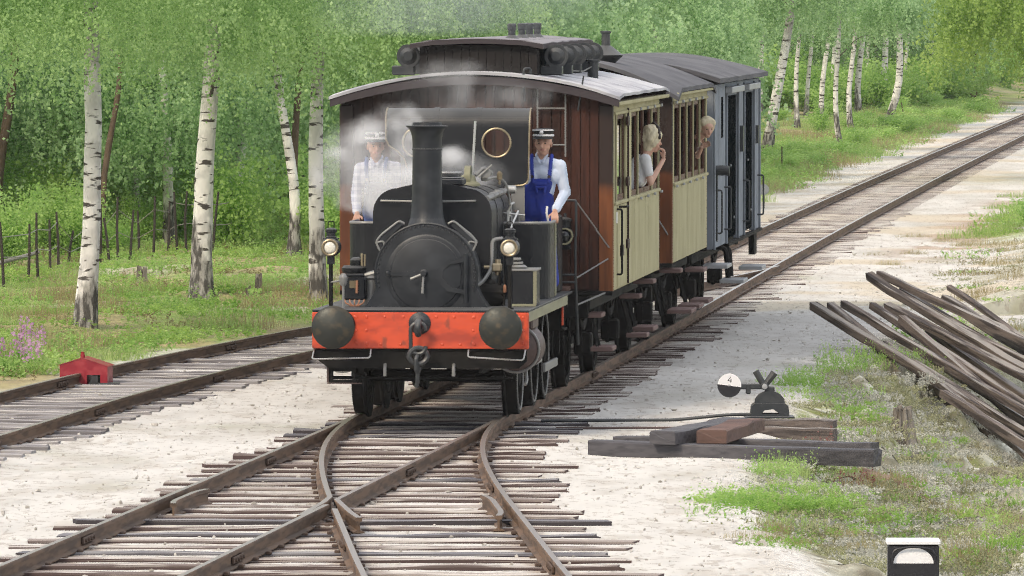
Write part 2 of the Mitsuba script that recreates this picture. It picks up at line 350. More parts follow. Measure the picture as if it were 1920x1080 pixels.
def ground_color(x, y):
    P = np.stack([x, y, x * 0], -1)
    n1, n2, n3 = meshkit.fbm(P * .35, 4, 21), meshkit.fbm(P * [1.1, .5, 1], 4, 22), meshkit.fbm(P * [3.5, 1.2, 1], 3, 23)
    def mx(a, b, t): return a * (1 - t[..., None]) + np.array(b) * t[..., None]
    c = np.zeros(x.shape + (3,)) + [.48, .465, .44]
    c = mx(c, [.42, .405, .38], sstep(.42, .7, n2)); c = mx(c, [.36, .335, .30], .6 * sstep(.55, .75, n3))
    c = mx(c, [.44, .43, .415], .5 * sstep(84, 96, y) * sstep(125, 108, y) * (x > xm(y) + .9))  # shade of the train painted as darker sand on its right
    c = mx(c, [.42, .36, .27], .7 * sstep(.5, .65, n1) * (y > 110))
    d = np.abs(x - xm(y)); c = mx(c, [.35, .32, .285], .6 * sstep(1.5, .7, d) * sstep(84, 100, y))
    c = mx(c, [.25, .185, .14], .85 * np.maximum(sstep(.24, .05, np.abs(d - .74)), sstep(.24, .05, np.abs(np.abs(x - xs_(np.clip(y, 30, 128))) - .74)) * (y < 128)))
    c = mx(c, [.25, .185, .14], .7 * sstep(.24, .05, np.abs(np.abs(x - xb_(np.clip(y, 44, 82))) - .74)) * (y < 82))
    c = mx(c, [.30, .28, .25], .6 * sstep(1.1, .6, d) * sstep(66, 74, y) * sstep(100, 88, y) * sstep(.35, .6, n2))
    g = green_line(y) - x + .9 * (n2 - .5)
    green = np.zeros_like(c) + [.20, .26, .085]; green = mx(green, [.30, .26, .14], sstep(.42, .62, n2)); green = mx(green, [.45, .43, .35], .7 * sstep(.62, .75, n1)); green = mx(green, [.22, .17, .12], .5 * sstep(.55, .7, n3))
    c = mx(c, [0, 0, 0], sstep(.0, .5, g)) + green * sstep(.0, .5, g)[..., None]
    far_g = np.maximum(sstep(15, 19, x - xm(y) + 3 * (n2 - .5)), sstep(330, 380, y)); c = c * (1 - far_g[..., None]) + green * far_g[..., None]
    b = bank_mask(x, y); n4 = meshkit.fbm(P * 6, 3, 26); moss = np.zeros_like(c) + [.36, .35, .28]; moss = mx(moss, [.19, .18, .125], sstep(.46, .62, n3)); moss = mx(moss, [.19, .215, .06], .85 * sstep(.48, .64, n2)); moss = mx(moss, [.50, .495, .44], .85 * sstep(.52, .68, n4)); moss = mx(moss, [.12, .10, .075], .6 * sstep(.42, .30, n4))
    t = sstep(.01, .10, b + .12 * (n2 - .5)); c = c * (1 - t[..., None]) + moss * t[..., None]
    rr = np.clip(x - xm(y) - 3.0, 0, None) * (y > 104); c = mx(c, [.34, .335, .25], .75 * sstep(.3, 2.5, rr) * sstep(.46, .60, n2)); c = mx(c, [.25, .24, .15], .7 * sstep(.3, 2.5, rr) * sstep(.55, .68, n3))
    patch = sstep(0, 1.2, x - (8.3 + (y - 148) * .125) + 1.6 * (n2 - .5)) * sstep(140, 150, y) * sstep(232, 215, y)
    c = mx(c, [.20, .28, .09], .85 * patch)
    c = mx(c, [.27, .17, .10], .6 * sstep(1.4, .2, np.abs(x - (7.6 + (y - 142) * .11))) * sstep(132, 142, y) * sstep(190, 170, y) * sstep(.4, .55, n2))
    return np.clip(c, 0, 1)


def graded(a, b, fine, coarse_ratio):
    out = [a]
    while out[-1] < b: out.append(out[-1] + fine); fine *= coarse_ratio
    return out


gx = np.array(sorted(set([-x for x in graded(9.5, 300, .16, 1.06)] + list(np.arange(-9.5, 10.0, .11)) + graded(10.0, 300, .16, 1.05))))
gy = np.array(list(np.arange(-60, 46, 4.0)) + list(np.arange(48, 104, .14)) + list(np.arange(104, 150, .3)) + graded(150, 900, .45, 1.008))
X, Y = np.meshgrid(gx, gy, indexing='ij')
Z = height(X.ravel(), Y.ravel()).reshape(X.shape)
I = np.arange(X.size).reshape(X.shape)
GF = np.vstack([np.stack([I[:-1, :-1], I[1:, :-1], I[1:, 1:]], -1).reshape(-1, 3), np.stack([I[:-1, :-1], I[1:, 1:], I[:-1, 1:]], -1).reshape(-1, 3)])
scene['ground_bsdf'] = {'type': 'twosided', 'bsdf': {'type': 'bumpmap', 'arbitrary': mikit.proc(lambda p, n, uv: fbm(p.x * 9, p.y * 5, 0, 4), 6e-3), 'scale': .04, 'bsdf': {
    'type': 'blendbsdf', 'weight': mikit.proc(lambda p, n, uv: .42 * smoothstep(.58, .74, fbm(p.x * 17, p.y * 8, 2, 4))),
    'a': {'type': 'principled', 'base_color': {'type': 'mesh_attribute', 'name': 'vertex_color'}, 'roughness': .95, 'specular': .2},
    'b': {'type': 'principled', 'base_color': rgb((.20, .165, .13)), 'roughness': .95, 'specular': .2}}}}
solo('ground', trimesh.Trimesh(np.stack([X, Y, Z], -1).reshape(-1, 3), GF, process=False), 'ground_bsdf', 'pale sandy yard running into mossy bank and green forest floor', None, kind='structure', smooth=True, color=ground_color(X.ravel(), Y.ravel()))

# ------------------------------------------------------------------ tracks
PROFILE = [(-.048, -.13), (-.048, -.121), (-.009, -.106), (-.009, -.040), (-.028, -.031), (-.028, -.006), (-.023, 0), (.023, 0), (.028, -.006), (.028, -.031), (.009, -.040), (.009, -.106), (.048, -.121), (.048, -.13)]
def rail_mesh(path, prof=PROFILE):
    p = np.asarray(path, float); t = np.gradient(p[:, :2], axis=0); t /= np.linalg.norm(t, axis=1, keepdims=True); nrm = np.stack([t[:, 1], -t[:, 0]], 1)
    q = np.array(prof); n, m = len(p), len(q)
    v = np.concatenate([p[:, None, :2] + q[None, :, :1] * nrm[:, None], np.broadcast_to(p[:, None, 2:] + q[None, :, 1:], (n, m, 1))], -1).reshape(-1, 3)
    i, j = np.meshgrid(np.arange(n - 1), np.arange(m), indexing='ij'); k = (j + 1) % m
    f = np.vstack([np.stack([i * m + j, i * m + k, (i + 1) * m + k], -1).reshape(-1, 3), np.stack([i * m + j, (i + 1) * m + k, (i + 1) * m + j], -1).reshape(-1, 3)])
    cap = trimesh.creation.triangulate_polygon(Polygon(q), engine='earcut')[1] % m
    f = np.vstack([f, cap, cap[:, ::-1] + (n - 1) * m]); mesh = trimesh.Trimesh(v, f, process=False); mesh.fix_normals(); return mesh


def sleeper_mesh(seed, L=1.0, w=.23, h=.15):
    r = np.random.default_rng(seed); wp = r.normal(0, .006, 2) if L > 3.5 else (0, 0); n = 9; xs = np.linspace(-.5, .5, n); v = []
    sec = [(-.5, 0), (-.5, .90), (-.45, 1), (.45, 1), (.5, .90), (.5, 0)]
    dy, dz = r.normal(0, .008, n) + wp[0] * (1 - 4 * xs ** 2), r.normal(0, .006, n) + wp[1] * (1 - 4 * xs ** 2)
    for i, x in enumerate(xs):
        for a, b in sec: v.append([x * L + (r.normal(0, .004) if i in (0, n - 1) else 0), a * w * r.uniform(.93, 1.05) + dy[i], -h + b * h + (dz[i] if L > 3.5 else dz[i] * b)])
    m = len(sec); f = []
    for i in range(n - 1):
        for j in range(m):
            k = (j + 1) % m; f += [[i * m + j, (i + 1) * m + k, i * m + k], [i * m + j, (i + 1) * m + j, (i + 1) * m + k]]
    for j in range(1, m - 1): f += [[0, j, j + 1], [(n - 1) * m, (n - 1) * m + j + 1, (n - 1) * m + j]]
    mesh = trimesh.Trimesh(np.array(v), f, process=False); mesh.fix_normals(); return mesh


SL = [(mikit.ply(sleeper_mesh(s), 'sleeper_wood', smooth=25), mikit.ply(sleeper_mesh(s), 'sleeper_grey', smooth=25), mikit.ply(sleeper_mesh(s), 'sleeper_tarred_and_shade', smooth=25)) for s in range(6)]
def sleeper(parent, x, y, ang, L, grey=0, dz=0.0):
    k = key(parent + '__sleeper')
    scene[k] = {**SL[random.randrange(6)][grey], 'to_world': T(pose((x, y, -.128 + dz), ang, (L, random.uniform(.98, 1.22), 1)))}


def fasten(f, y, d):
    s = slope(f, y); c = 1 / math.sqrt(1 + s * s); a = -math.atan(s)
    out = []
    for e in (-.075, .075):
        m = box(-.022, .022, -.035, .035, -.135, -.135 + random.uniform(.018, .036), .008); m.apply_transform(pose((float(f(y)) + (d + e) * c, y - (d + e) * s * c, 0), a)); out.append(m)
    return out


main = thing('main_track', 'straight railway track carrying the train from the turnout into the distance', None, kind='structure')
branch = thing('branch_track', 'curved branch track leaving the turnout towards the viewer', None, kind='structure')
side = thing('siding_track', 'weathered siding track with grey sleepers beside the forest', None, kind='structure')
ysm = np.concatenate([np.arange(30, 160, 1.5), np.arange(160, 560, 5)])
put(main, 'rail', rail_mesh(offset(xm, ysm, -.75)), 'rail_steel', 25)
far = offset(xm, np.concatenate([np.arange(67.7, 160, 1.0), np.arange(160, 560, 5)]), .75)
wing = np.array([[-1.25, 65.2, 0], [-1.33, 65.9, 0], [-1.42, 66.9, 0]])
put(main, 'rail', rail_mesh(np.vstack([wing, far])), 'rail_steel', 25)
put(main, 'rail', rail_mesh(offset(xm, np.arange(30, 67.2, 1.0), .75)), 'rail_steel', 25)
ysb = np.concatenate([np.arange(44, 82.3, .7)])
put(branch, 'rail', rail_mesh(offset(xb_, ysb, .75)), 'rail_steel', 25)
put(branch, 'rail', rail_mesh(offset(xb_, np.arange(44, 66.95, .7), -.75)), 'rail_steel', 25)
bl = offset(xb_, np.arange(68.0, 82.3, .5), -.75)
put(branch, 'rail', rail_mesh(np.vstack([[[-1.74, 65.5, 0], [-1.67, 66.3, 0], [-1.585, 67.3, 0]], bl])), 'rail_steel', 25)
for f, y0, y1, d, par in ((xm, 67.2, 69.2, -.625, main), (xb_, 65.6, 68.4, .625, branch)):
    ys = np.linspace(y0, y1, 9); q = offset(f, ys, d); sgn = -np.sign(d)
    fl = np.array([.05, .015, 0, 0, 0, 0, 0, .015, .05]); q[:, 0] += sgn * fl; q[:, 2] -= .012
    put(par, 'check_rail', rail_mesh(q), 'rail_steel', 25)
put(branch, 'frog', cat([box(-1.72, -1.28, 65.9, 66.1, -.128, -.10, .01), box(-1.72, -1.28, 67.3, 67.5, -.128, -.10, .01)]), 'fastening_iron')
ysd = np.concatenate([np.arange(34, 126.6, 1.0), [127.2, 127.9]])
put(side, 'rail', rail_mesh(offset(xs_, ysd, -.75)), 'rail_steel', 25)
put(side, 'rail', rail_mesh(offset(xs_, ysd, .75)), 'rail_steel', 25)
# fishplates with bolts where two rail lengths meet
for f, d, ys, par in ((xm, -.75, (63.6, 74.5), main), (xm, .75, (61.5, 72.9, 92.0), main), (xb_, .75, (60.4, 70.5), branch), (xb_, -.75, (63.0,), branch), (xs_, .75, (83.6, 91.0), side), (xs_, -.75, (89.5, 99.0), side)):
    for y in ys:
        s = slope(f, y); m = cat([box(e - .012, e + .012, -.28, .28, -.098, -.045, .006) for e in (-.022, .022)] + [lathe([(.016, -.05), (.016, .05)], 'x', (0, q, -.07), 8) for q in (-.2, -.07, .07, .2)])
        c = 1 / math.sqrt(1 + s * s); put(par, 'fishplate', m, 'fastening_iron', 30, pose((float(f(y)) + d * c, y - d * s * c, 0), -math.atan(s)))
fm, fb, fs = [], [], []
y = 50.0
while y < 165:
    s = slope(xm, y); a = math.atan(s) * -1
    dz = random.gauss(-.004, .006)
    if y < 82.4:                                 # long timbers under the turnout
        xl, xr = float(xm(y)) - 1.15 - random.uniform(0, .22), float(xb_(min(y, 82.4))) + 1.22 + random.uniform(0, .42)
        if y > 76: xl += .05
        sleeper(main, (xl + xr) / 2, y, a * .35 + random.gauss(0, .006), xr - xl, 2 if (62.3 < y < 67.2 and random.random() < .55) or 79.6 < y < 81.8 or random.random() < .08 else 0, dz + .007)  # tarred timbers; beneath the engine front the dark tone stands for its shadow
        fm += fasten(xm, y, -.75) + fasten(xm, y, .75)
        fb += fasten(xb_, y, -.75) + fasten(xb_, y, .75)
    else:
        dz -= .008 * min(1, max(0, (y - 98) / 20)); L = random.uniform(2.35, 2.75); sleeper(main, float(xm(y)) + random.gauss(.03, .06), y, a + random.gauss(0, .012), L, 0, dz)
        if y < 125: fm += fasten(xm, y, -.75) + fasten(xm, y, .75)
    y += random.uniform(.68, .82) if y < 84 else random.uniform(.58, .68)
rest = []
while y < 330:
    m = sleeper_mesh(1); m.apply_transform(pose((float(xm(y)), y, -.142), -math.atan(slope(xm, y)), (2.45, 1, 1))); rest.append(m); y += .66
put(main, 'distant_sleeper', cat(rest), 'sleeper_wood', 25, kind='stuff')
y = 66.0
while y < 126:
    s = slope(xs_, y); L = random.uniform(2.25, 2.5); x = float(xs_(y))
    if x < xm(y) - 1.6 or y < 100:
        sleeper(side, x + random.gauss(0, .04), y, -math.atan(s) + random.gauss(0, .01), L, 1, random.gauss(.004, .008)); fs += fasten(xs_, y, -.75) + fasten(xs_, y, .75)
    y += random.uniform(.52, .62)
for par, fl in ((main, fm), (branch, fb), (side, fs)): put(par, 'fastening', cat(fl), 'fastening_iron', 25, kind='stuff')

# ------------------------------------------------------------------ the train: local x to the right, y away along the track, z up from the rail
AL = math.atan(.0895)
TM = np.eye(4); TM[:3, 0] = [math.cos(AL), -math.sin(AL), 0]; TM[:3, 1] = [math.sin(AL), math.cos(AL), 0]; TM[:3, 3] = [-.914, 79.83, 0]
WORLD = TM


def wheel(r, w=.15, spokes=10, crank=False):
    tyre = lathe([(r - .11, -w / 2), (r + .028, -w / 2), (r + .028, -w / 2 + .03), (r, -w / 2 + .045), (r - .008, w / 2), (r - .11, w / 2), (r - .11, -w / 2)], 'x', (0, 0, 0), 40)
    hub = lathe([(.10, -.09), (.11, .07), (.05, .09)], 'x', (0, 0, 0), 16); ps = [tyre, hub]
    for k in range(spokes):
        a = 2 * math.pi * k / spokes; c, s = math.cos(a), math.sin(a)
        ps.append(tube([[0, .09 * c, .09 * s], [0, (r - .1) * c, (r - .1) * s]], [.03, .02], 6))
    return cat(ps)


def wheelset(parent, y, r, spokes=10, mat='frame_black', rim=False):
    m = wheel(r, spokes=spokes)
    for sgn in (-1, 1):
        q = m.copy()
        if sgn < 0: q.vertices[:, 0] *= -1; q.invert()
        q.apply_translation((sgn * .765, y, r)); k = put(parent, 'wheel', q, mat, 30)
        put(k, 'rim', ring(r - .055, .010, 'x', (sgn * .842, y, r), 40, 6), 'grey_steel' if rim else 'frame_black')
    put(parent, 'axle', tube([[-.70, y, r], [.70, y, r]], .065, 10), mat)


loco = thing('steam_locomotive', 'small black steam locomotive with red buffer beam and tall chimney', 'locomotive')
L_ = lambda n, m, mat, sm=30, **k: put(loco, n, m, mat, sm, **k)
# buffer beam, buffers, coupling
bb = L_('buffer_beam', box(-1.09, 1.085, 0, .055, .745, 1.108, .008), 'red_paint')
rv = []
for x in (-.66, -.54, -.36, -.17, .16, .34, .54, .99): rv.append(bolt(x, 0, 1.065, .017, .012))
for x in (-.54, -.40, -.20, .22, .40, .54): rv.append(bolt(x, 0, .79, .017, .012))
for z in (1.06, .93, .80): rv += [bolt(x, 0, z, .017, .012) for x in (-.54, -.65, .53, .655, 1.03)]
L_('buffer_beam__rivet', cat(rv), 'red_paint', kind='stuff')
for x in (-.825, .845):
    k = L_('buffer', lathe([(.0, -.545), (.06, -.541), (.13, -.528), (.19, -.505), (.213, -.488), (.216, -.470), (.205, -.455), (.09, -.44), (.06, -.40), (.06, -.33)], 'y', (x, 0, .975), 48), 'buffer_steel', 35)
    put(k, 'shank', lathe([(.085, -.33), (.095, -.32), (.095, -.10), (.13, -.06), (.17, -.03), (.17, 0)], 'y', (x, 0, .975), 32), 'frame_black')
L_('hook_plate', lathe([(.0, -.05), (.05, -.05), (.08, -.03), (.108, -.02), (.112, 0)], 'y', (-.007, 0, 1.0), 28), 'smokebox_black')
hookp = [(-.007, -.03, 1.0), (-.007, -.13, 1.03), (-.007, -.20, .99), (-.007, -.20, .93), (-.007, -.15, .895)]
L_('coupling_hook', bent(hookp, .034, 10, .08), 'lever_iron')
def link(cx, cy, z0, z1, w, r, tilt=0.0):
    n = 20; a = np.linspace(0, 2 * np.pi, n + 1); h = (z1 - z0) / 2 - w / 2
    p = np.stack([w / 2 * np.cos(a), 0 * a, w / 2 * np.sin(a) + np.where(np.sin(a) >= 0, h, -h)], 1); p = p @ trimesh.transformations.rotation_matrix(tilt, [0, 0, 1])[:3, :3].T
    return tube(p + [cx, cy, (z0 + z1) / 2], r, 8, caps=False)
k = L_('coupling_chain', link(-.007, -.155, .70, 1.01, .155, .020), 'lever_iron')
put(k, 'link', link(-.007, -.15, .60, .76, .19, .026, .2), 'lever_iron')
put(k, 'link', link(-.012, -.15, .52, .68, .09, .022, 1.3), 'lever_iron')
put(k, 'hanging_bar', bent([(-.012, -.15, .60), (-.015, -.15, .42), (-.03, -.13, .37)], .021, 8), 'lever_iron')
L_('front_apron', prism([(-1.085, .742), (-1.085, .66), (-.93, .545), (.98, .545), (1.06, .62), (1.06, .742)], .06, .10), 'frame_black')
L_('lower_crossbar', box(-.93, .90, .28, .33, .425, .455, .006), 'frame_black')
fr = [bent([(-1.07, .05, .745), (-1.085, -.05, .64), (-.50, -.05, .655), (-.50, .03, .745)], .009, 6, .03)]
L_('shunter_handrail', fr[0], 'bright_steel')
L_('shunter_handrail', bent([(.48, .03, .745), (.48, -.05, .665), (1.035, -.05, .635), (1.05, .03, .745)], .009, 6, .03), 'bright_steel')
fr = [box(-.935, -.90, .15, .22, .40, .60), box(-.70, -.67, .15, .22, .42, .60), box(-.94, -.66, .14, .23, .395, .425), box(-.95, -.66, .15, .22, .51, .54)]
L_('step_bracket', cat(fr), 'frame_black')
L_('step_edge', cat([box(-.955, -.937, .12, .2, .40, .60), box(-.955, -.60, .12, .138, .385, .396)]), 'plum_iron')
L_('brake_hose', cat([bent([(.33, .1, .60), (.33, .02, .56), (.33, .02, .47)], .018, 8), bent([(-.36, .1, .60), (-.36, .02, .56), (-.36, .02, .47)], .018, 8)]), 'grey_steel')
# frames, wheels, cylinders
L_('main_frame', cat([box(-.62, -.58, .1, 5.2, .50, 1.10), box(.58, .62, .1, 5.2, .50, 1.10), box(-.58, .58, .3, .5, .6, 1.1), box(-.58, .58, 2.2, 4.4, .62, 1.1)]), 'frame_black')
for yy, r in ((1.75, .40), (3.45, .50), (4.75, .50)): wheelset(loco, yy, r, 9 if r < .45 else 12, rim=True)
for sg in (-1, 1):
    k = L_('cylinder', lathe([(.0, .80), (.10, .80), (.20, .83), (.235, .86), (.235, 1.62), (.1, 1.66), (0, 1.66)], 'y', (.88 * sg, 0, .71), 32), 'plum_iron')
    put(k, 'cylinder_rim', ring(.235, .014, 'y', (.88 * sg, .845, .71), 40), 'grey_steel')
    put(k, 'valve_chest', box(.88 * sg - .17, .88 * sg + .17, .88, 1.55, .90, 1.09, .02), 'plum_iron')
    L_('slide_bar', cat([box(.88 * sg - .03, .88 * sg + .03, 1.66, 2.5, .79, .82), box(.88 * sg - .03, .88 * sg + .03, 1.66, 2.5, .62, .65)]), 'bright_steel')
    L_('crosshead', box(.88 * sg - .06, .88 * sg + .06, 2.0, 2.25, .62, .84, .015), 'grey_steel')
    L_('connecting_rod', cat([box(.90 * sg - .02, .90 * sg + .02, 2.1, 3.5, .46, .56, .01)]), 'grey_steel')
    L_('coupling_rod', box(.95 * sg - .02, .95 * sg + .02, 3.35, 4.85, .36, .45, .01), 'grey_steel')
L_('steam_drain_pipe', bent([(.97, .95, .52), (.99, .85, .40), (.99, .7, .36)], .018, 6), 'grey_steel')
# footplate
fp = L_('footplate', box(-1.09, 1.085, .02, 5.35, 1.112, 1.134, .004), 'smokebox_black')
L_('valance', box(1.055, 1.083, .07, 4.75, 1.012, 1.110, .004), 'olive_trim')
L_('valance', box(-1.088, -1.06, .07, 4.75, 1.012, 1.110, .004), 'frame_black')
L_('cab_step', cat([box(.98, 1.06, 4.62, 5.0, .74, .765, .006), box(.985, 1.005, 4.62, 4.66, .5, 1.10), box(.90, 1.03, 4.60, 4.62, .74, 1.09)]), 'frame_black')
L_('step_edge', box(1.032, 1.052, 4.55, 4.60, .80, 1.10, .004), 'red_paint')
L_('cab_step', cat([box(-1.06, -.98, 4.62, 5.0, .74, .765, .006), box(-1.005, -.985, 4.62, 4.66, .5, 1.10)]), 'frame_black')
# smokebox
SC = (-.018, 1.46)
circ = Point(SC).buffer(.475, 64); ringo = Point(SC).buffer(.515, 64)
th = np.linspace(0, 1, 12)
def flare(s): return [(SC[0] + s * (.47 + .135 * (1 - q) ** 2.0 - .0 * q + .0), 1.134 + .42 * q) for q in th]
saddle = Polygon([(SC[0] - .62, 1.134)] + [(SC[0] - .475 - .145 * (1 - q) ** 2.2, 1.134 + .40 * q) for q in th] + [(SC[0] + .475 + .145 * (1 - q) ** 2.2, 1.134 + .40 * q) for q in th[::-1]] + [(SC[0] + .62, 1.134)])
L_('smokebox', prism(circ.union(saddle).simplify(.002), .80, 1.62), 'smokebox_black', 35)
front = ringo.difference(Point(SC).buffer(.40, 64)).intersection(sbox(-2, 1.134, 2, 3)).union(saddle.difference(Point(SC).buffer(.40, 64)))
kf = L_('smokebox_front', prism(front.simplify(.002), .755, .80), 'smokebox_black', 35)
bl_ = [bolt(SC[0] + .492 * math.cos(a), .755, SC[1] + .492 * math.sin(a), .013, .013) for a in np.linspace(-.25, math.pi + .25, 40)]
put(kf, 'rivet', cat(bl_), 'smokebox_black', kind='stuff')
put(kf, 'rolled_edge', ring(.515, .014, 'y', (SC[0], .757, SC[1]), 48, 6, -.35, math.pi + .35), 'smokebox_black')
dprof = [(0, -.055), (.10, -.053), (.20, -.046), (.29, -.034), (.355, -.022), (.362, -.010), (.392, -.006), (.408, .004), (.412, .02)]
kd = L_('smokebox_door', lathe(dprof, 'y', (SC[0], .752, SC[1]), 64), 'smokebox_black', 25)
dz = SC[1] + .015
put(kd, 'hinge_strap', cat([prism([(-.40, dz + .012), (-.40, dz - .022), (-.02, dz - .030), (-.02, dz + .024)], .690, .706),
                           prism([(-.02, dz + .03), (.10, dz + .045), (.20, dz + .13), (.39, dz + .16), (.39, dz + .12), (.23, dz + .095), (.155, dz + .03), (.155, dz - .05), (.23, dz - .135), (.39, dz - .17), (.39, dz - .21), (.20, dz - .18), (.10, dz - .06), (-.02, dz - .035)], .688, .706)]), 'smokebox_black', 25)
put(kd, 'hinge', cat([tube([(.385, .70, dz - .30), (.385, .70, dz + .20)], .021, 8), box(.372, .40, .70, .78, dz - .18, dz - .12), box(.372, .40, .70, .78, dz + .08, dz + .14)]), 'smokebox_black')
put(kd, 'latch', bolt(-.40, .70, dz, .03, .03), 'smokebox_black')
put(kd, 'handle', tube([(-.035, .66, dz), (-.045, .64, dz - .20)], [.012, .015], 8), 'grey_steel')
put(kd, 'handle', tube([(-.035, .63, dz), (-.165, .62, dz - .055)], [.012, .015], 8), 'grey_steel')
put(kd, 'locking_boss', lathe([(.028, -.14), (.032, -.09), (.045, -.05), (.05, -.03)], 'y', (-.035, .752, dz), 14), 'smokebox_black')
for s in (-1, 1):                                # bent step irons beside the smokebox
    c = SC[0]; pts = [(c + s * .47, .77, 1.70), (c + s * .515, .77, 1.79), (c + s * .46, .77, 1.86), (c + s * .275, .77, 2.005), (c + s * .22, .77, 1.975)]
    L_('footstep_iron', cat([bent(pts, .011, 6, .05), bent([(c + s * .515, .77, 1.78), (c + s * .43, .77, 1.80), (c + s * .43, .77, 1.74)], .010, 6, .03)]), 'grey_steel')
    pl = Polygon([(c + s * .50, 1.79), (c + s * .275, 1.995), (c + s * .25, 1.955), (c + s * .47, 1.75)])
    L_('footstep', prism(pl, .79, 1.05), 'smokebox_black')
# chimney
cx, cy = -.045, 1.12
ch = L_('chimney', lathe([(.27, 1.86), (.225, 1.90), (.195, 1.95), (.172, 2.02), (.160, 2.10), (.154, 2.25), (.147, 2.71), (.152, 2.712), (.152, 2.728), (.148, 2.73), (.149, 2.80), (.155, 2.85), (.168, 2.90), (.192, 2.932), (.212, 2.945), (.212, 2.957), (.150, 2.960), (.146, 2.99), (.130, 2.99), (.126, 2.9), (.12, 2.4), (.0, 2.3)], 'z', (cx, cy, 0), 48), 'smokebox_black', 25)
put(ch, 'band', ring(.153, .006, 'z', (cx, cy, 2.72), 48, 6), 'smokebox_black')
# saddle-shaped boiler casing and tank
tw = [(-.635, 1.134), (-.635, 2.06)] + [(-.635 + .24 * (1 - math.cos(a)), 2.06 + .24 * math.sin(a)) for a in np.linspace(.1, math.pi / 2, 9)]
tw += [(x, 2.30 + .055 * math.cos((x + .04) / .37 * math.pi / 2) ** 1) for x in np.linspace(-.36, .28, 11)] + [(.555 - .24 * (1 - math.cos(a)), 2.06 + .24 * math.sin(a)) for a in np.linspace(math.pi / 2, .1, 9)] + [(.555, 2.06), (.555, 1.134)]
tank = Polygon(tw).buffer(0)
tk = L_('water_tank', prism(tank, 1.62, 3.85), 'black_paint', 35)
put(tk, 'front_plate', prism(tank.buffer(.012).intersection(sbox(-2, 1.135, 2, 3)), 1.595, 1.62), 'black_paint', 35)
for q in (2.3, 3.1): put(tk, 'plate_seam', prism(tank.buffer(.008).difference(tank.buffer(-.004)).intersection(sbox(-2, 1.14, 2, 3)), q, q + .05), 'black_paint', 35)
L_('tank_handrail', bent([(-.56, 1.60, 2.185), (-.56, 1.53, 2.185), (-.05, 1.51, 2.178), (.40, 1.53, 2.185), (.40, 1.60, 2.185)], .0115, 8, .02), 'grey_steel')
pth = [(.50, 1.75, 2.20), (.52, 2.2, 2.22), (.53, 2.6, 2.235), (.54, 3.0, 2.24), (.545, 3.35, 2.25)]
L_('tank_pipe', cat([tube(pth, .030, 8)] + [lathe([(.036, -.04), (.044, -.02), (.044, .02), (.036, .04)], 'y', p_, 10) for p_ in pth[1:4]]), 'grey_steel')
L_('pipe_end', lathe([(.03, -.06), (.045, -.05), (.045, .05), (.02, .06)], 'x', (.60, 3.4, 2.26), 12), 'bright_steel')
L_('injector_pipe', bent([(.36, 3.1, 2.36), (.47, 3.2, 2.40), (.56, 3.35, 2.33), (.60, 3.4, 2.1), (.62, 3.3, 1.75)], .014, 8, .1), 'grey_steel')
# dome fittings on the tank top
L_('manhole_cover', cat([box(-.12, .24, 1.9, 2.3, 2.34, 2.40, .01), box(-.10, .22, 1.92, 2.28, 2.40, 2.412, .004)]), 'smokebox_black')
sv = L_('safety_valve', cat([lathe([(.13, 0), (.13, .02), (.09, .05), (.075, .10), (.03, .13)], 'z', (.22, 2.7, 2.31), 18), lathe([(.11, -.03), (.11, .03)], 'x', (.22, 2.7, 2.41), 20)]), 'olive_trim')
put(sv, 'lever', tube([(.265, 2.7, 2.40), (.295, 2.72, 2.98)], .013, 8), 'bright_steel')
put(sv, 'spring_casing', cat([bent([(.30, 2.7, 2.42), (.38, 2.75, 2.50), (.46, 2.8, 2.44)], .02, 8), lathe([(.03, 0), (.04, .03), (.02, .09)], 'z', (.38, 2.8, 2.36), 10), lathe([(.045, -.03), (.045, .03)], 'y', (.41, 2.75, 2.44), 12), tube([(.33, 2.7, 2.40), (.47, 2.7, 2.53)], .01, 6)]), 'grey_steel')
put(sv, 'whistle', lathe([(.012, 0), (.012, .05), (.028, .055), (.028, .12), (.01, .14)], 'z', (.53, 2.9, 2.32), 10), 'brass')
L_('steam_dome', lathe([(.20, 0), (.20, .03), (.16, .06), (.16, .12), (.10, .15), (0, .155)], 'z', (-.05, 3.2, 2.33), 24), 'smokebox_black')
L_('dome_ring', ring(.16, .012, 'z', (-.05, 3.2, 2.44), 24, 6), 'bright_steel')
# weatherboard: flat sheet with two round windows that rolls back at the top
outline = [(-.755, 3.10), (-.755, 2.76), (-.72, 2.70), (-.62, 2.63), (-.55, 2.55), (-.52, 2.42), (-.52, 2.25), (.50, 2.25), (.56, 2.285), (.68, 2.295), (.72, 2.32), (.735, 2.36), (.745, 2.80), (.75, 3.10)]
wy = 3.90
lowp = Polygon([p_ for p_ in outline]).intersection(sbox(-2, 2, 2, 2.905))
lowp = lowp.difference(Point(.406, 2.735).buffer(.145, 40)).difference(Point(-.43, 2.735).buffer(.145, 40))
wb = L_('weatherboard', prism(lowp, wy, wy + .012), 'black_paint', 30)
an = np.linspace(0, 1.75, 12)
def roll(x0, x1, off, th_=.012):
    o = [(wy + .19 - (.19 + off) * math.cos(a), 2.905 + (.19 + off) * math.sin(a)) for a in an]; i_ = [(wy + .19 - (.19 + off - th_) * math.cos(a), 2.905 + (.19 + off - th_) * math.sin(a)) for a in an[::-1]]
    m = trimesh.creation.extrude_polygon(Polygon(o + i_), x1 - x0, engine='earcut'); v = m.vertices; m.vertices = np.stack([x0 + v[:, 2], v[:, 0], v[:, 1]], 1); return m
put(wb, 'rolled_top', roll(-.757, .752, 0), 'black_paint', 40)
for x in (-.23, .215): put(wb, 'strap', cat([roll(x - .03, x + .03, .008, .008)]), 'black_paint', 40)
edge = [(.50, 2.25), (.56, 2.285), (.68, 2.292), (.725, 2.315), (.742, 2.36), (.749, 2.80), (.753, 2.905)]
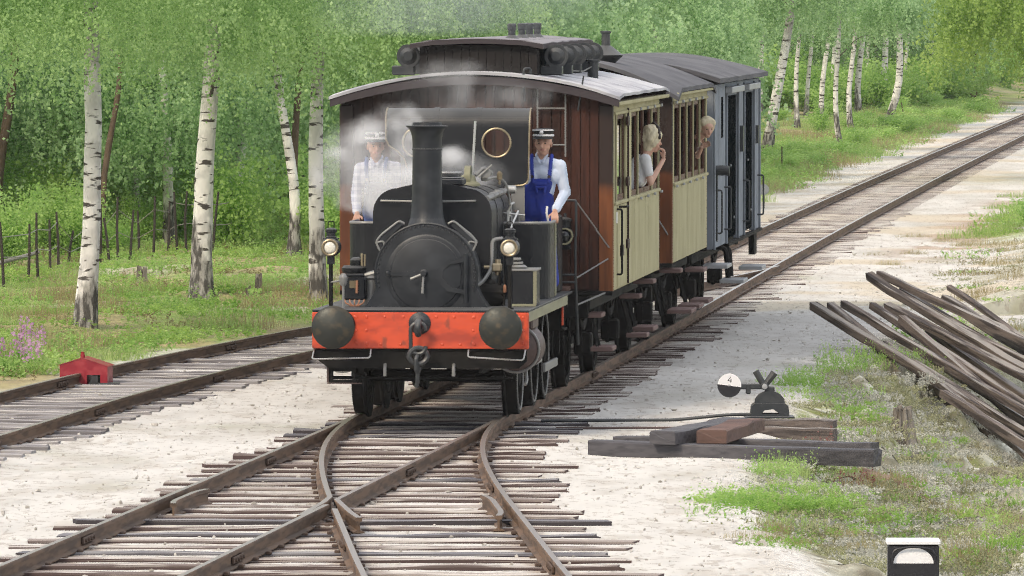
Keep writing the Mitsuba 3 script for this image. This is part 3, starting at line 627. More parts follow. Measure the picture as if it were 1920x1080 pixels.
put(wb, 'brass_edging', tube([(x, wy, z) for x, z in edge] + [(.753, wy + .19 - .19 * math.cos(a), 2.905 + .19 * math.sin(a)) for a in an[1:]], .009, 8), 'brass')
edge = [(-.52, 2.36), (-.525, 2.45), (-.56, 2.56), (-.63, 2.64), (-.725, 2.705), (-.757, 2.77), (-.757, 2.905)]
put(wb, 'brass_edging', tube([(x, wy, z) for x, z in edge] + [(-.757, wy + .19 - .19 * math.cos(a), 2.905 + .19 * math.sin(a)) for a in an[1:]], .009, 8), 'brass')
for x in (.406, -.43):
    k = L_('spectacle_window', ring(.15, .011, 'y', (x, wy - .004, 2.735), 48), 'brass')
    put(k, 'pane', lathe([(0, 0), (.147, 0)], 'y', (x, wy + .006, 2.735), 40), 'clear_pane', False)
L_('weatherboard_pillar', box(-.60, -.56, 3.9, 3.94, 1.9, 2.6), 'grey_steel'); L_('weatherboard_pillar', box(.56, .70, 3.93, 3.95, 1.92, 2.30), 'grey_steel')
# cab sides: bent sheets with a rolled rim
def bent_sheet(s, y1):
    p = [(.565, 3.0), (.84, 3.0)] + [(.84 + .19 * math.sin(a), 3.19 - .19 * math.cos(a)) for a in np.linspace(.15, math.pi / 2, 7)] + [(1.03, y1)]
    return [(s * a - (.0 if s > 0 else .02), b) for a, b in p]
for s, y1 in ((1, 3.72), (-1, 3.9)):
    p = bent_sheet(s, y1); m = trimesh.creation.extrude_polygon(__import__('shapely').LineString(p).buffer(.008, cap_style=2), 1.915 - 1.134, engine='earcut'); m.apply_translation((0, 0, 1.134))
    k = L_('cab_side', m, 'black_paint', 35)
    put(k, 'rim', tube([(a, b, 1.92) for a, b in p], .017, 8), 'grey_steel')
    put(k, 'corner_strip', box(p[-1][0] - .02, p[-1][0] + .02, y1 - .12, y1, 1.15, 1.90), 'olive_trim')
L_('bunker', box(-1.0, .98, 4.78, 5.35, 1.135, 1.95, .02), 'black_paint')
L_('cab_backhead', cat([lathe([(.5, 0), (.5, .06), (0, .12)], 'y', (-.03, 3.86, 1.75), 32)]), 'frame_black')
L_('reversing_lever', tube([(.62, 3.75, 1.2), (.66, 3.7, 2.05)], .014, 6), 'grey_steel')
rr = L_('valve_cluster', cat([tube([(.60, 3.05, 1.92), (.60, 3.05, 2.05)], .02, 8), tube([(.52, 3.05, 2.03), (.60, 3.03, 2.02), (.78, 3.05, 2.0)], .011, 6), bent([(.60, 3.05, 2.03), (.64, 3.05, 2.12), (.66, 3.1, 2.13)], .012, 6), lathe([(.03, 0), (.03, .05)], 'z', (.605, 3.05, 1.99), 10)]), 'bright_steel')
put(rr, 'red_grip', box(.57, .63, 3.02, 3.06, 1.72, 1.93, .01), 'red_paint')
# lamps on posts
for s, x in ((1, .875), (-1, -.925)):
    yb = .2
    k = L_('headlamp', cat([lathe([(.088, -.06), (.094, -.04), (.094, .14), (.07, .16)], 'y', (x, yb, 1.75), 28), lathe([(.055, 1.835), (.055, 1.855), (.045, 1.86), (.045, 1.895), (.058, 1.90), (.058, 1.93), (.03, 1.945)], 'z', (x, yb + .05, 0), 16), box(x - .075, x + .075, yb - .02, yb + .12, 1.83, 1.842), box(x - .035, x + .035, yb + .0, yb + .06, 1.58, 1.67)]), 'black_paint')
    put(k, 'brass_rim', ring(.075, .013, 'y', (x, yb - .062, 1.75), 40), 'brass')
    put(k, 'lens', lathe([(0, -.082), (.03, -.080), (.048, -.074), (.064, -.060)], 'y', (x, yb, 1.75), 32), 'lamp_lens', True)
    put(k, 'carrying_loop', bent([(x - .03, yb + .05, 1.945), (x - .03, yb + .05, 2.01), (x + .03, yb + .05, 2.01), (x + .03, yb + .05, 1.945)], .006, 6, .02), 'frame_black')
    put(k, 'post', cat([tube([(x, yb + .03, 1.134), (x, yb + .03, 1.66)], .020, 8), lathe([(.04, 1.134), (.04, 1.15)], 'z', (x, yb + .03, 0), 12)]), 'frame_black')
L_('lamp_cable', bent([(.885, .25, 1.945), (.885, .5, 2.0), (.90, .9, 2.1)], .010, 6), 'bright_steel')
L_('standing_valve', cat([tube([(-.80, .22, 1.134), (-.80, .22, 1.40)], .014, 6), lathe([(.02, 0), (.04, .03), (.045, .09), (.02, .13)], 'z', (-.80, .22, 1.36), 10), tube([(-.93, .22, 1.40), (-.80, .22, 1.42)], .010, 6)]), 'grey_steel')
# air pump and lubricator on the left of the smokebox
pk = L_('lubricator', cat([box(-.875, -.64, .80, 1.10, 1.20, 1.42, .015), box(-.86, -.66, .82, 1.08, 1.43, 1.465, .008), lathe([(.115, 1.47), (.125, 1.49), (.125, 1.52), (.105, 1.545)], 'z', (-.77, .95, 0), 24), lathe([(.055, 1.54), (.066, 1.56), (.066, 1.60), (.05, 1.62), (.02, 1.63)], 'z', (-.745, .95, 0), 18), box(-.875, -.63, .80, .82, 1.405, 1.425)]), 'black_paint')
put(pk, 'brass_plate', box(-.80, -.735, .788, .799, 1.32, 1.395, .003), 'brass')
put(pk, 'gauge_glass', tube([(-.725, .78, 1.27), (-.722, .78, 1.40)], .014, 8), 'copper')
put(pk, 'oil_pipe', cat([bent([(-.85 + .05 * q, .80, 1.205), (-.84 + .045 * q, .79, 1.17), (-.77 + .012 * q, .80, 1.137)], .008, 6, .02) for q in range(5)]), 'copper')
put(pk, 'brass_cock', cat([tube([(-.685, .9, 1.52), (-.685, .9, 1.67)], .013, 8), tube([(-.655, .9, 1.54), (-.655, .9, 1.66)], .010, 8)]), 'brass')
L_('air_pump', cat([lathe([(.075, 1.14), (.08, 1.20), (.065, 1.22), (.065, 1.40), (.08, 1.42), (.05, 1.45)], 'z', (-.595, .95, 0), 16), tube([(-.66, .92, 1.44), (-.56, .92, 1.47)], .03, 8)]), 'grey_steel')
# right-hand side: tool box, pipes, brass valve, lubricating pump
bx = L_('tool_box', box(.83, 1.065, .98, 1.5, 1.15, 1.49, .006), 'black_paint')
put(bx, 'lid', box(.815, 1.08, .965, 1.52, 1.49, 1.512, .006), 'grey_steel')
put(bx, 'corner_trim', cat([box(1.045, 1.08, .968, .978, 1.15, 1.49), box(.83, 1.075, .965, .98, 1.137, 1.16)]), 'olive_trim')
put(bx, 'stacked_lid', cat([lathe([(.075, 1.515), (.085, 1.53), (.06, 1.55)], 'z', (.885, 1.15, 0), 16), box(.82, .92, 1.1, 1.25, 1.555, 1.58, .01), box(.80, .90, 1.1, 1.25, 1.595, 1.62, .01)]), 'grey_steel')
L_('steam_pipe', bent([(.70, 1.35, 1.81), (.60, 1.30, 1.80), (.595, 1.25, 1.50), (.53, 1.05, 1.38), (.42, 1.0, 1.30)], .019, 8, .06), 'grey_steel')
vl = L_('brass_valve', cat([box(.60, .70, 1.22, 1.32, 1.475, 1.56, .012), lathe([(.03, 1.44), (.03, 1.60)], 'z', (.66, 1.27, 0), 10), lathe([(.02, -.08), (.02, .08)], 'x', (.60, 1.27, 1.52), 8)]), 'brass')
L_('feed_pump', cat([lathe([(.11, -.12), (.125, -.09), (.125, .09), (.11, .12)], 'x', (.60, 1.2, 1.24), 20), lathe([(.05, 1.3), (.06, 1.36), (.03, 1.40)], 'z', (.60, 1.2, 0), 12), tube([(.60, 1.1, 1.27), (.76, 1.08, 1.27)], .018, 8), tube([(.74, 1.08, 1.14), (.75, 1.08, 1.45)], .012, 8), tube([(.69, 1.15, 1.14), (.69, 1.15, 1.47)], .014, 8)]), 'frame_black')
L_('copper_cap', lathe([(.014, 1.27), (.02, 1.28), (.02, 1.33), (.012, 1.35)], 'z', (.75, 1.07, 0), 8), 'copper')

# ------------------------------------------------------------------ carriages
def arc(w, zc, ze, n=15, x=None):
    x = np.linspace(-w, w, n) if x is None else np.asarray(x); return x, zc - (zc - ze) * (np.abs(x) / w) ** 2.0


def roof_mesh(w, y0, y1, zc, ze, th, lip=.0, ny=12):
    """A curved roof slab; its ends round off towards the eaves."""
    n = 25; x, z = arc(w, zc, ze, n); ys = np.linspace(y0, y1, ny); v = []
    for yy in ys:
        e = min(yy - y0, y1 - yy); dr_ = lip * math.exp(-e / .12)
        for a, b in zip(x, z): v.append([a, yy, b - dr_ * (abs(a) / w) ** 2 + .004 * math.sin(yy * 5 + a * 4)])
    v = np.array(v); lo = v.copy(); lo[:, 2] -= th; V = np.vstack([v, lo]); N = len(v); f = []
    for i in range(ny - 1):
        for j in range(n - 1):
            a, b, c, d = i * n + j, i * n + j + 1, (i + 1) * n + j + 1, (i + 1) * n + j
            f += [[a, b, c], [a, c, d], [N + a, N + c, N + b], [N + a, N + d, N + c]]
    for i in range(ny - 1):
        for j in (0, n - 1):
            a, d = i * n + j, (i + 1) * n + j; q = [[a, d, N + d], [a, N + d, N + a]]; f += q if j == 0 else [t[::-1] for t in q]
    for j in range(n - 1):
        for i in (0, ny - 1):
            a, b = i * n + j, i * n + j + 1; q = [[a, N + a, N + b], [a, N + b, b]]; f += q if i == 0 else [t[::-1] for t in q]
    return trimesh.Trimesh(V, f, process=False)


def running_gear(p, y0, y1, axles, W=1.3, solebar='frame_black', sb=(.90, 1.10)):
    put(p, 'underframe', cat([box(-1.22, -1.10, y0, y1, sb[0], sb[1], .01), box(1.10, 1.22, y0, y1, sb[0], sb[1], .01), box(-1.2, 1.2, y0 - .02, y0 + .1, .82, 1.09, .01), box(-1.2, 1.2, y1 - .1, y1 + .02, .82, 1.09, .01), box(-.15, .15, y0 + .1, y1 - .1, .9, 1.05), box(-1.1, 1.1, y0 + 1.2, y0 + 1.35, .92, 1.05), box(-1.1, 1.1, y1 - 1.4, y1 - 1.25, .92, 1.05)]), solebar)
    put(p, 'inner_frame', cat([box(-.56, -.52, y0 + .3, y1 - .3, .30, .90), box(.52, .56, y0 + .3, y1 - .3, .30, .90), box(-.52, .52, y0 + .5, y0 + .54, .3, .9), box(-.52, .52, y1 - .54, y1 - .5, .3, .9)]), 'frame_black')  # added black plates that block the light showing through beneath the vehicles
    for ya in axles:
        wheelset(p, ya, .46, 9)
        for s in (-1, 1):
            put(p, 'axle_box', cat([box(s * 1.02 - .1, s * 1.02 + .1, ya - .11, ya + .11, .36, .60, .02), prism([(s * 1.0 - .02, .5), (s * 1.0 + .02, .5), (s * 1.0 + .02, .92), (s * 1.0 - .02, .92)], ya - .2, ya - .16), box(s * 1.0 - .02, s * 1.0 + .02, ya + .16, ya + .2, .34, .92), box(s * 1.0 - .02, s * 1.0 + .02, ya - .2, ya - .16, .34, .92)]), 'frame_black')
            t = np.linspace(-.55, .55, 9)
            put(p, 'leaf_spring', cat([tube([(s * 1.02, ya + a, .64 + .16 * (a / .55) ** 2 + .018 * q) for a in t * (1 - .17 * q)], .012, 5) for q in range(5)]), 'frame_black')
    put(p, 'brake_gear', cat([tube([(-.5, y0 + .6, .45), (.5, y1 - .6, .45)], .02, 6), box(-1.0, 1.0, (y0 + y1) / 2 - .1, (y0 + y1) / 2 + .1, .55, .8), lathe([(.16, 0), (.16, .6)], 'y', (.45, (y0 + y1) / 2 + .5, .68), 16)]), 'frame_black')
    for yy, d in ((y0, -1), (y1, 1)):
        for s in (-1, 1):
            put(p, 'buffer', cat([lathe([(.0, -.50), (.12, -.485), (.175, -.46), (.175, -.44), (.05, -.42), (.05, -.3), (.08, -.28), (.10, 0)] if d < 0 else [(.10, 0), (.08, .28), (.05, .3), (.05, .42), (.175, .44), (.175, .46), (.12, .485), (0, .5)], 'y', (s * .84, yy, .97), 24)]), 'frame_black')


def footboards(p, y, levels=((1.26, .80, .42), (1.36, .47, .62)), w=.24):
    for x, z, ln in levels:
        put(p, 'footboard', box(x - w / 2, x + w / 2, y, y + ln, z, z + .05, .008), 'step_wood')
    put(p, 'step_hanger', cat([tube([(1.14, y + .1, 1.0), (1.22, y + .1, .78), (1.30, y + .1, .46)], .018, 6), tube([(1.14, y + .36, 1.0), (1.22, y + .36, .78), (1.30, y + .36, .46)], .018, 6)]), 'frame_black')


def carriage_body(p, y0, y1, teak_end=True, W=1.47, zf=1.115, ze=3.12, zc=3.41, win=((.45, 1.75), (2.6, 6.98)), door=True, posts=4, boards=.42):
    zl, zh = 2.055, 3.0
    # floor, partitions, far side
    put(p, 'floor', box(-W + .03, W - .03, y0 + .05, y1 - .05, zf, zf + .06), 'interior_brown')
    put(p, 'ceiling', box(-W + .05, W - .05, y0 + .05, y1 - .05, ze + .0, ze + .02), 'interior_brown')
    put(p, 'far_side', cat([box(-W, -W + .04, y0 + .04, y1 - .04, zf, zl), box(-W, -W + .04, y0 + .04, y1 - .04, zh, ze)] + [box(-W, -W + .04, q, q + .35, zl, zh) for q in np.arange(y0 + .04, y1 - .3, 1.35)]), 'interior_brown')
    put(p, 'seat', cat([box(-1.1, 1.1, q, q + .45, 1.5, 1.58, .02) for q in np.arange(y0 + .5, y1 - .8, 1.4)] + [box(-1.1, 1.1, q - .06, q, 1.5, 2.2, .02) for q in np.arange(y0 + .5, y1 - .8, 1.4)]), 'interior_brown')
    # end walls of vertical planks
    for yy, d in ((y0, 1), (y1, -1)):
        a, b = (yy + .02, yy + .05) if d > 0 else (yy - .05, yy - .02)
        xs, zs = arc(W, zc, ze, 15); e = put(p, 'end_wall', prism([(-W + .02, zf)] + list(zip(xs * .985, zs - .01)) + [(W - .02, zf)], a, b), 'teak_dark')
        n = 26; ed = np.linspace(-W + .155, W - .155, n + 1)
        for i in range(n):
            x0, x1 = ed[i] + .004, ed[i + 1] - .004; z0 = zf + .02; g = arc(W, zc, ze, x=[x0, x1])[1] - .02
            c, dd = (yy, yy + .02) if d > 0 else (yy - .02, yy)
            pr = random.uniform(0, .004)
            put(e, 'plank', prism([(x0, z0), (x0, g[0]), (x1, g[1]), (x1, z0)], c - (pr if d > 0 else 0), dd + (0 if d > 0 else pr)), 'teak' if x0 > .35 or d < 0 else 'teak_dark' if x0 < -.1 else 'teak', 20)
        for s in (-1, 1):
            c, dd = (yy - .025, yy + .10) if d > 0 else (yy - .10, yy + .025)
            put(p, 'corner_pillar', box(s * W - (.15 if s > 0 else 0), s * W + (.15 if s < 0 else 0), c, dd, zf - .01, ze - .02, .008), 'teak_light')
        put(p, 'end_sill', box(-W, W, (yy - .03 if d > 0 else yy - .02), (yy + .02 if d > 0 else yy + .03), zf - .05, zf + .0, .006), 'frame_black')
    # the near side: lower boards, sill, window posts, top boards
    sp = put(p, 'side_panel', cat([box(W - .05, W - .02, y0 + .10, y1 - .10, zf + .01, zl - .03), box(W - .05, W - .02, y0 + .1, y1 - .1, zh + .03, ze)]), 'teak_dark')
    q = y0 + .10
    while q < y1 - .11:
        b = min(boards, y1 - .10 - q)
        z_ = random.uniform(0, .003)
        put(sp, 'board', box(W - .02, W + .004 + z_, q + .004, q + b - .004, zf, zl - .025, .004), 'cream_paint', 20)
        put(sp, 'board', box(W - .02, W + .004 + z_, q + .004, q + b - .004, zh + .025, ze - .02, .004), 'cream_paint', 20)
        q += boards
    put(p, 'window_sill', box(W - .05, W + .028, y0 + .09, y1 - .09, zl - .03, zl + .005, .006), 'cream_paint')
    put(p, 'window_head', box(W - .05, W + .024, y0 + .09, y1 - .09, zh - .005, zh + .03, .006), 'cream_paint')
    return sp, zl, zh


def window(p, y0, y1, zl, zh, W=1.47, glazed=False):
    """One window opening: a slim wooden frame set back between the posts; its sash is lowered unless it is glazed."""
    fw = .035
    k = put(p, 'window', cat([box(W - .040, W - .020, y0, y0 + fw, zl + .006, zh - .01), box(W - .040, W - .020, y1 - fw, y1, zl + .006, zh - .01), box(W - .040, W - .020, y0 + fw, y1 - fw, zh - .06, zh - .01), box(W - .040, W - .020, y0 + fw, y1 - fw, zl + .006, zl + .07)]), 'window_wood')
    if glazed:
        put(k, 'pane', trimesh.Trimesh([[W - .03, y0 + fw, zl + .07], [W - .03, y1 - fw, zl + .07], [W - .03, y1 - fw, zh - .06], [W - .03, y0 + fw, zh - .06]], [[0, 1, 2], [0, 2, 3]], process=False), 'clear_pane', False)


def post(p, y, zl, zh, W=1.47, w=.05, mat='cream_paint'):
    put(p, 'window_post', box(W - .018, W + .006, y - w / 2, y + w / 2, zl - .02, zh + .02, .006), mat)


# first carriage: dark teak end, cream side, pale clerestory roof
c1 = thing('passenger_carriage', 'teak-ended carriage with cream side and raised clerestory roof, coupled behind the engine', 'carriage')
Y0, Y1, W = 5.96, 12.95, 1.47
sp, zl, zh = carriage_body(c1, Y0, Y1)
for q in (6.06, 6.42, 7.72, 8.48): post(c1, q + .02, zl, zh, w=.10 if q < 6.2 else .06)
put(c1, 'wall_panel', box(W - .05, W + .006, 7.74, 8.47, zl, zh, .004), 'cream_paint')
window(c1, 6.47, 7.70, zl, zh, glazed=True)
yy = np.linspace(8.53, 12.84, 5)
for i in range(4):
    if i in (1, 2): put(c1, 'window', cat([box(W - .045, W - .02, yy[i] + .03, yy[i] + .085, zl, zh), box(W - .045, W - .02, yy[i + 1] - .085, yy[i + 1] - .03, zl, zh), box(W - .045, W - .02, yy[i] + .085, yy[i + 1] - .085, zl, zl + .06)]), 'window_wood')
    else: window(c1, yy[i] + .03, yy[i + 1] - .03, zl, zh)
    if i != 1: post(c1, yy[i + 1], zl, zh)
    put(c1, 'window_catch', box(W + .02, W + .05, yy[i + 1] - .04, yy[i + 1] + .04, zl - .05, zl - .02, .005), 'galvanised'); put(c1, 'window_catch', box(W + .02, W + .045, yy[i + 1] - .05, yy[i + 1] + .05, zh + .0, zh + .035, .005), 'galvanised')
k = put(c1, 'door', box(W - .01, W + .016, 6.42, 7.68, 1.13, 2.02, .006), 'cream_paint')
put(k, 'hinge', cat([box(W + .016, W + .04, 7.60, 7.86, z, z + .10, .006) for z in (1.52, 2.20, 2.86)] + [box(W + .016, W + .035, 6.75, 7.1, 1.46, 1.58, .006)]), 'teak_dark')
put(k, 'handle', cat([bent([(W + .016, 6.32, 1.98), (W + .07, 6.32, 1.98), (W + .07, 6.32, 1.28), (W + .016, 6.32, 1.28)], .012, 6, .03), tube([(W + .016, 6.6, 2.0), (W + .09, 6.6, 2.0), (W + .09, 6.95, 2.0)], .014, 6)]), 'frame_black')
put(c1, 'number_plate', box(W + .006, W + .014, 6.3, 7.2, 1.83, 1.95), 'signal_white')
put(c1, 'rain_pipe', tube([(W + .02, 7.86, 1.13), (W + .02, 7.86, 3.05)], .012, 6), 'teak_dark')
put(c1, 'roof', roof_mesh(1.56, Y0 - .27, Y1 + .45, 3.465, 3.225, .032, .03), 'roof_pale', 40)
xs, zs = arc(1.55, 3.410, 3.17, 25)
fascia = Polygon(list(zip(xs, zs + .0)) + list(zip(xs[::-1], zs[::-1] - .085)))
put(c1, 'roof_fascia', prism(fascia, Y0 - .25, Y0 - .22), 'roof_fascia', 40); put(c1, 'roof_fascia', prism(fascia, Y1 + .38, Y1 + .41), 'roof_fascia', 40)
for q0, q1 in ((Y0 - .22, Y0 + .02), (Y1 - .02, Y1 + .38)): put(c1, 'roof_soffit', prism(Polygon(list(zip(xs, zs)) + list(zip(xs[::-1], zs[::-1] - .03))), q0, q1), 'roof_fascia', 40)
put(c1, 'gutter_board', box(W - .0, 1.56, Y0 - .2, Y1 + .4, 3.10, 3.14, .006), 'cream_paint')
cl = put(c1, 'clerestory', box(-.625, .645, 6.12, 12.6, 3.36, 3.745), 'clerestory_black')
for i in range(14):
    x0 = -.625 + i * 1.27 / 14; put(cl, 'plank', box(x0 + .003, x0 + 1.27 / 14 - .003, 6.095 - random.uniform(0, .004), 6.12, 3.44, 3.74), 'clerestory_black', 20)
put(cl, 'window', cat([box(.645, .66, q, q + .7, 3.50, 3.70) for q in np.arange(6.4, 12, 1.25)]), 'door_dark')
put(c1, 'clerestory_roof', roof_mesh(.72, 5.98, 12.8, 3.815, 3.765, .05, .015), 'roof_fascia', 40)
put(c1, 'clerestory_cover', roof_mesh(.715, 5.99, 12.79, 3.822, 3.772, .006, .015), 'clerestory_grey', 40)
for q in range(5):
    for s in (-1, 1):
        yb = 6.55 + q * 1.22
        x0 = s * .80
        put(c1, 'torpedo_ventilator', cat([lathe([(.05, -.15), (.09, -.12), (.112, -.05), (.116, .02), (.112, .06), (.09, .11), (.05, .14)], 'y', (x0 + .02, yb, 3.625), 22), lathe([(.126, -.02), (.118, .012), (.126, .03)], 'y', (x0 + .02, yb - .09, 3.625), 22), box(x0 - .16, x0 + .08, yb - .1, yb + .1, 3.42, 3.52, .01), tube([(x0 - .1, yb, 3.62), (x0, yb, 3.63)], .05, 8)]), 'lever_iron')
for q in (7.0, 8.25, 9.2, 10.2):
    put(c1, 'lamp_vent', cat([lathe([(.09, 3.80), (.06, 3.83), (.040, 3.85), (.040, 3.90), (.048, 3.91), (.05, 3.965), (.04, 3.975), (0, 3.975)], 'z', (.29, q, 0), 18)]), 'lever_iron')
put(c1, 'stove_pipe', lathe([(.075, 3.27), (.064, 3.32), (.062, 3.54), (.085, 3.545), (.085, 3.565), (.05, 3.565)], 'z', (.985, 9.3, 0), 20), 'lever_iron')
put(c1, 'roof_stay', cat([bent([(.985, 9.3, 3.5), (.9, 9.0, 3.44), (.66, 8.4, 3.46)], .008, 5)]), 'grey_steel')
put(c1, 'roof_grab', bent([(.53, 5.9, 3.15), (.53, 5.72, 3.35), (.53, 5.72, 3.5), (.60, 5.8, 3.5), (.60, 5.8, 3.44)], .012, 6, .04), 'lever_iron')
put(c1, 'roof_grab', tube([(1.10, 5.8, 3.05), (1.16, 5.8, 3.42)], .010, 6), 'lever_iron')
for x in (.665, .965): put(c1, 'ladder_rail', tube([(x, 5.90, 2.55), (x, 5.90, 3.30)], .010, 6), 'grey_steel')
for z in (3.07, 2.68): put(c1, 'ladder_rung', tube([(.665, 5.89, z), (.965, 5.89, z)], .010, 6), 'grey_steel')
g = 5.55
put(c1, 'end_railing', cat([bent([(.90, g + .36, 2.095), (.90, g, 2.095), (1.10, g, 2.095), (1.10, g, 1.28)], .015, 6, .02), tube([(.80, g, 1.30), (1.105, g, 1.30)], .013, 6), tube([(.80, g, 1.22), (1.105, g, 1.22)], .013, 6), tube([(1.10, g, 1.28), (1.12, g + .1, .55)], .018, 6)]), 'lever_iron')
put(c1, 'tie_rod', tube([(1.10, g + .02, 2.08), (1.43, 5.92, 1.58)], .008, 6), 'grey_steel')
put(c1, 'tie_rod', tube([(1.10, g + .02, 1.26), (1.42, 5.92, 1.46)], .008, 6), 'grey_steel')
put(c1, 'tie_rod', tube([(1.12, g + .06, .98), (1.40, 5.95, 1.10)], .010, 6), 'grey_steel')
put(c1, 'step_plate', box(.80, 1.02, 5.5, 5.9, 1.12, 1.17, .01), 'red_timber')
lk = put(c1, 'end_lamp', cat([lathe([(.075, -.05), (.088, -.02), (.088, .10)], 'y', (.965, 5.80, 1.70), 24), lathe([(.055, 1.78), (.055, 1.86), (.07, 1.865), (.07, 1.885), (.02, 1.91), (.015, 1.95)], 'z', (.965, 5.85, 0), 14), box(.91, 1.02, 5.8, 5.92, 1.56, 1.62)]), 'black_paint')
put(lk, 'lens', lathe([(0, -.065), (.04, -.06), (.07, -.048)], 'y', (.965, 5.80, 1.70), 24), 'dark_lens', True)
put(lk, 'rim', ring(.080, .010, 'y', (.965, 5.745, 1.70), 32), 'olive_trim')
running_gear(c1, Y0 + .02, Y1 - .02, (7.6, 11.4))
footboards(c1, 6.05, ((1.22, .82, .55), (1.34, .46, .55)))
footboards(c1, 10.6, ((1.30, .86, .35), (1.38, .42, .40)))
footboards(c1, 11.35, ((1.40, 1.0, .45), (1.40, .46, .75)))

# second carriage
c2 = thing('passenger_carriage', 'cream-sided carriage with low dark roof, between the clerestory carriage and the grey van', 'carriage')
Z0, Z1 = 15.15, 21.45
sp, zl, zh = carriage_body(c2, Z0, Z1, boards=.5)
yy = np.linspace(15.35, 21.25, 6)
post(c2, yy[0] - .05, zl, zh, w=.12); post(c2, yy[-1] + .06, zl, zh, w=.12)
for i in range(5):
    if i == 4: put(c2, 'window', cat([box(W - .045, W - .02, yy[i] + .03, yy[i] + .085, zl, zh), box(W - .045, W - .02, yy[i + 1] - .085, yy[i + 1] - .03, zl, zh), box(W - .045, W - .02, yy[i] + .085, yy[i + 1] - .085, zl, zl + .06)]), 'window_wood')
    else: window(c2, yy[i] + .03, yy[i + 1] - .03, zl, zh)
    post(c2, yy[i + 1], zl, zh)
    put(c2, 'window_catch', cat([box(W + .02, W + .05, yy[i] + .06, yy[i] + .16, zl - .05, zl - .02, .005), box(W + .02, W + .05, yy[i] - .06, yy[i] + .06, zh, zh + .035, .005)]), 'galvanised')
put(c2, 'roof', roof_mesh(1.57, Z0 - .35, Z1 + .35, 3.56, 3.19, .05, .10), 'roof_grey', 40)
put(c2, 'gutter_board', box(W, 1.56, Z0 - .2, Z1 + .3, 3.10, 3.135, .006), 'cream_paint')
put(c2, 'lamp_vent', lathe([(.09, 3.40), (.10, 3.47), (.20, 3.56), (.205, 3.575), (.10, 3.66), (.055, 3.69), (.05, 3.83), (.065, 3.835), (.065, 3.86), (0, 3.865)], 'z', (.62, 15.9, 0), 24), 'lever_iron')
put(c2, 'vent_hood', lathe([(.15, 3.58), (.11, 3.63), (.06, 3.675)], 'z', (.62, 15.9, .004), 24), 'galvanised')
put(c2, 'tie_rod', tube([(1.1, Z0 - .3, 2.0), (1.42, Z0 - .04, 1.45)], .009, 6), 'grey_steel')
running_gear(c2, Z0 + .02, Z1 - .02, (16.7, 20.0))
footboards(c2, 15.6, ((1.40, .98, .55), (1.42, .98, .4)))
footboards(c2, 16.5, ((1.46, .46, .9),), .30)
footboards(c2, 19.8, ((1.42, .85, .7), (1.48, .46, .9)))
put(c2, 'step_board', box(1.33, 1.60, 18.1, 18.9, .46, .51, .008), 'step_wood')

# grey goods van
c3 = thing('goods_van', 'grey goods van with dark doorways, last vehicle of the train', 'goods wagon')
V0, V1, VW = 22.3, 32.35, 1.49
put(c3, 'floor', box(-VW + .05, VW - .05, V0 + .05, V1 - .05, 1.08, 1.13), 'frame_black')
put(c3, 'far_side', box(-VW, -VW + .04, V0, V1, 1.05, 3.15), 'wagon_grey')
xs, zs = arc(VW, 3.42, 3.16, 15)
for yq, d in ((V0, 1), (V1, -1)):
    e = put(c3, 'end_wall', prism([(-VW + .01, 1.05)] + list(zip(xs * .99, zs - .03)) + [(VW - .01, 1.05)], yq + .02 * d if d > 0 else yq - .05, yq + .05 if d > 0 else yq - .02), 'wagon_grey')
    for i in range(20):
        x0 = -VW + i * 2 * VW / 20; q = arc(VW, 3.42, 3.16, x=[x0 + .004, x0 + .145])[1] - .05
        put(e, 'plank', prism([(x0 + .004, 1.06), (x0 + .004, q[0]), (x0 + .145, q[1]), (x0 + .145, 1.06)], yq - random.uniform(0, .004) if d > 0 else yq - .02, yq + .02 if d > 0 else yq + random.uniform(0, .004)), 'wagon_grey', 20)
def grey_wall(y0, y1, z0=1.06, z1=3.15):
    e = put(c3, 'side_panel', box(VW - .05, VW - .02, y0, y1, z0, z1), 'wagon_grey'); n = max(1, round((y1 - y0) / .3)); s = (y1 - y0) / n
    for i in range(n): put(e, 'board', box(VW - .02, VW + random.uniform(.001, .005), y0 + i * s + .003, y0 + (i + 1) * s - .003, z0, z1, .003), 'wagon_grey', 20)
grey_wall(22.3, 24.95); grey_wall(27.3, 28.75); grey_wall(30.9, V1)
for y0, y1 in ((24.95, 27.3), (28.75, 30.9)):
    dk = put(c3, 'sliding_door', box(VW - .045, VW - .022, y0 + .004, y1 - .004, 1.10, 2.975), 'door_dark')
    for i in range(6): put(dk, 'board', box(VW - .022, VW - .014, y0 + i * (y1 - y0) / 6 + .01, y0 + (i + 1) * (y1 - y0) / 6 - .01, 1.12, 2.96), 'door_dark', 20)
    for q, z in ((.4, 1.35), (1.9, 1.35), (1.2, 2.05)): put(dk, 'latch', bolt(VW - .012, y0 + q, z, .018, .012), 'galvanised')
    put(c3, 'door_lintel', box(VW - .05, VW + .0, y0, y1, 2.98, 3.15), 'wagon_grey')
    put(c3, 'door_hood', box(VW, VW + .10, y0 - .2, y1 + .1, 3.02, 3.10, .008), 'galvanised')
for q in (22.32, 24.84, 27.32, 28.62, 30.92, 32.2): put(c3, 'frame_post', box(VW + .004, VW + .03, q, q + .1, 1.05, 3.12, .004), 'wagon_grey')
for q in (22.75, 24.6, 28.6, 31.9): put(c3, 'handrail', bent([(VW, q, 1.8), (VW + .09, q, 1.8), (VW + .09, q, 1.25), (VW, q, 1.25)], .013, 6, .03), 'lever_iron')
put(c3, 'handrail', tube([(VW + .04, 22.5, 1.15), (VW + .04, 22.5, 2.1)], .014, 6), 'lever_iron')
put(c3, 'label_holder', box(VW + .005, VW + .05, 27.9, 28.1, 2.2, 2.55), 'lever_iron'); put(c3, 'label_holder', box(VW + .005, VW + .05, 31.4, 31.6, 2.25, 2.5), 'lever_iron')
put(c3, 'slit_window', box(VW + .002, VW + .010, 23.9, 24.25, 2.45, 2.98), 'door_dark')
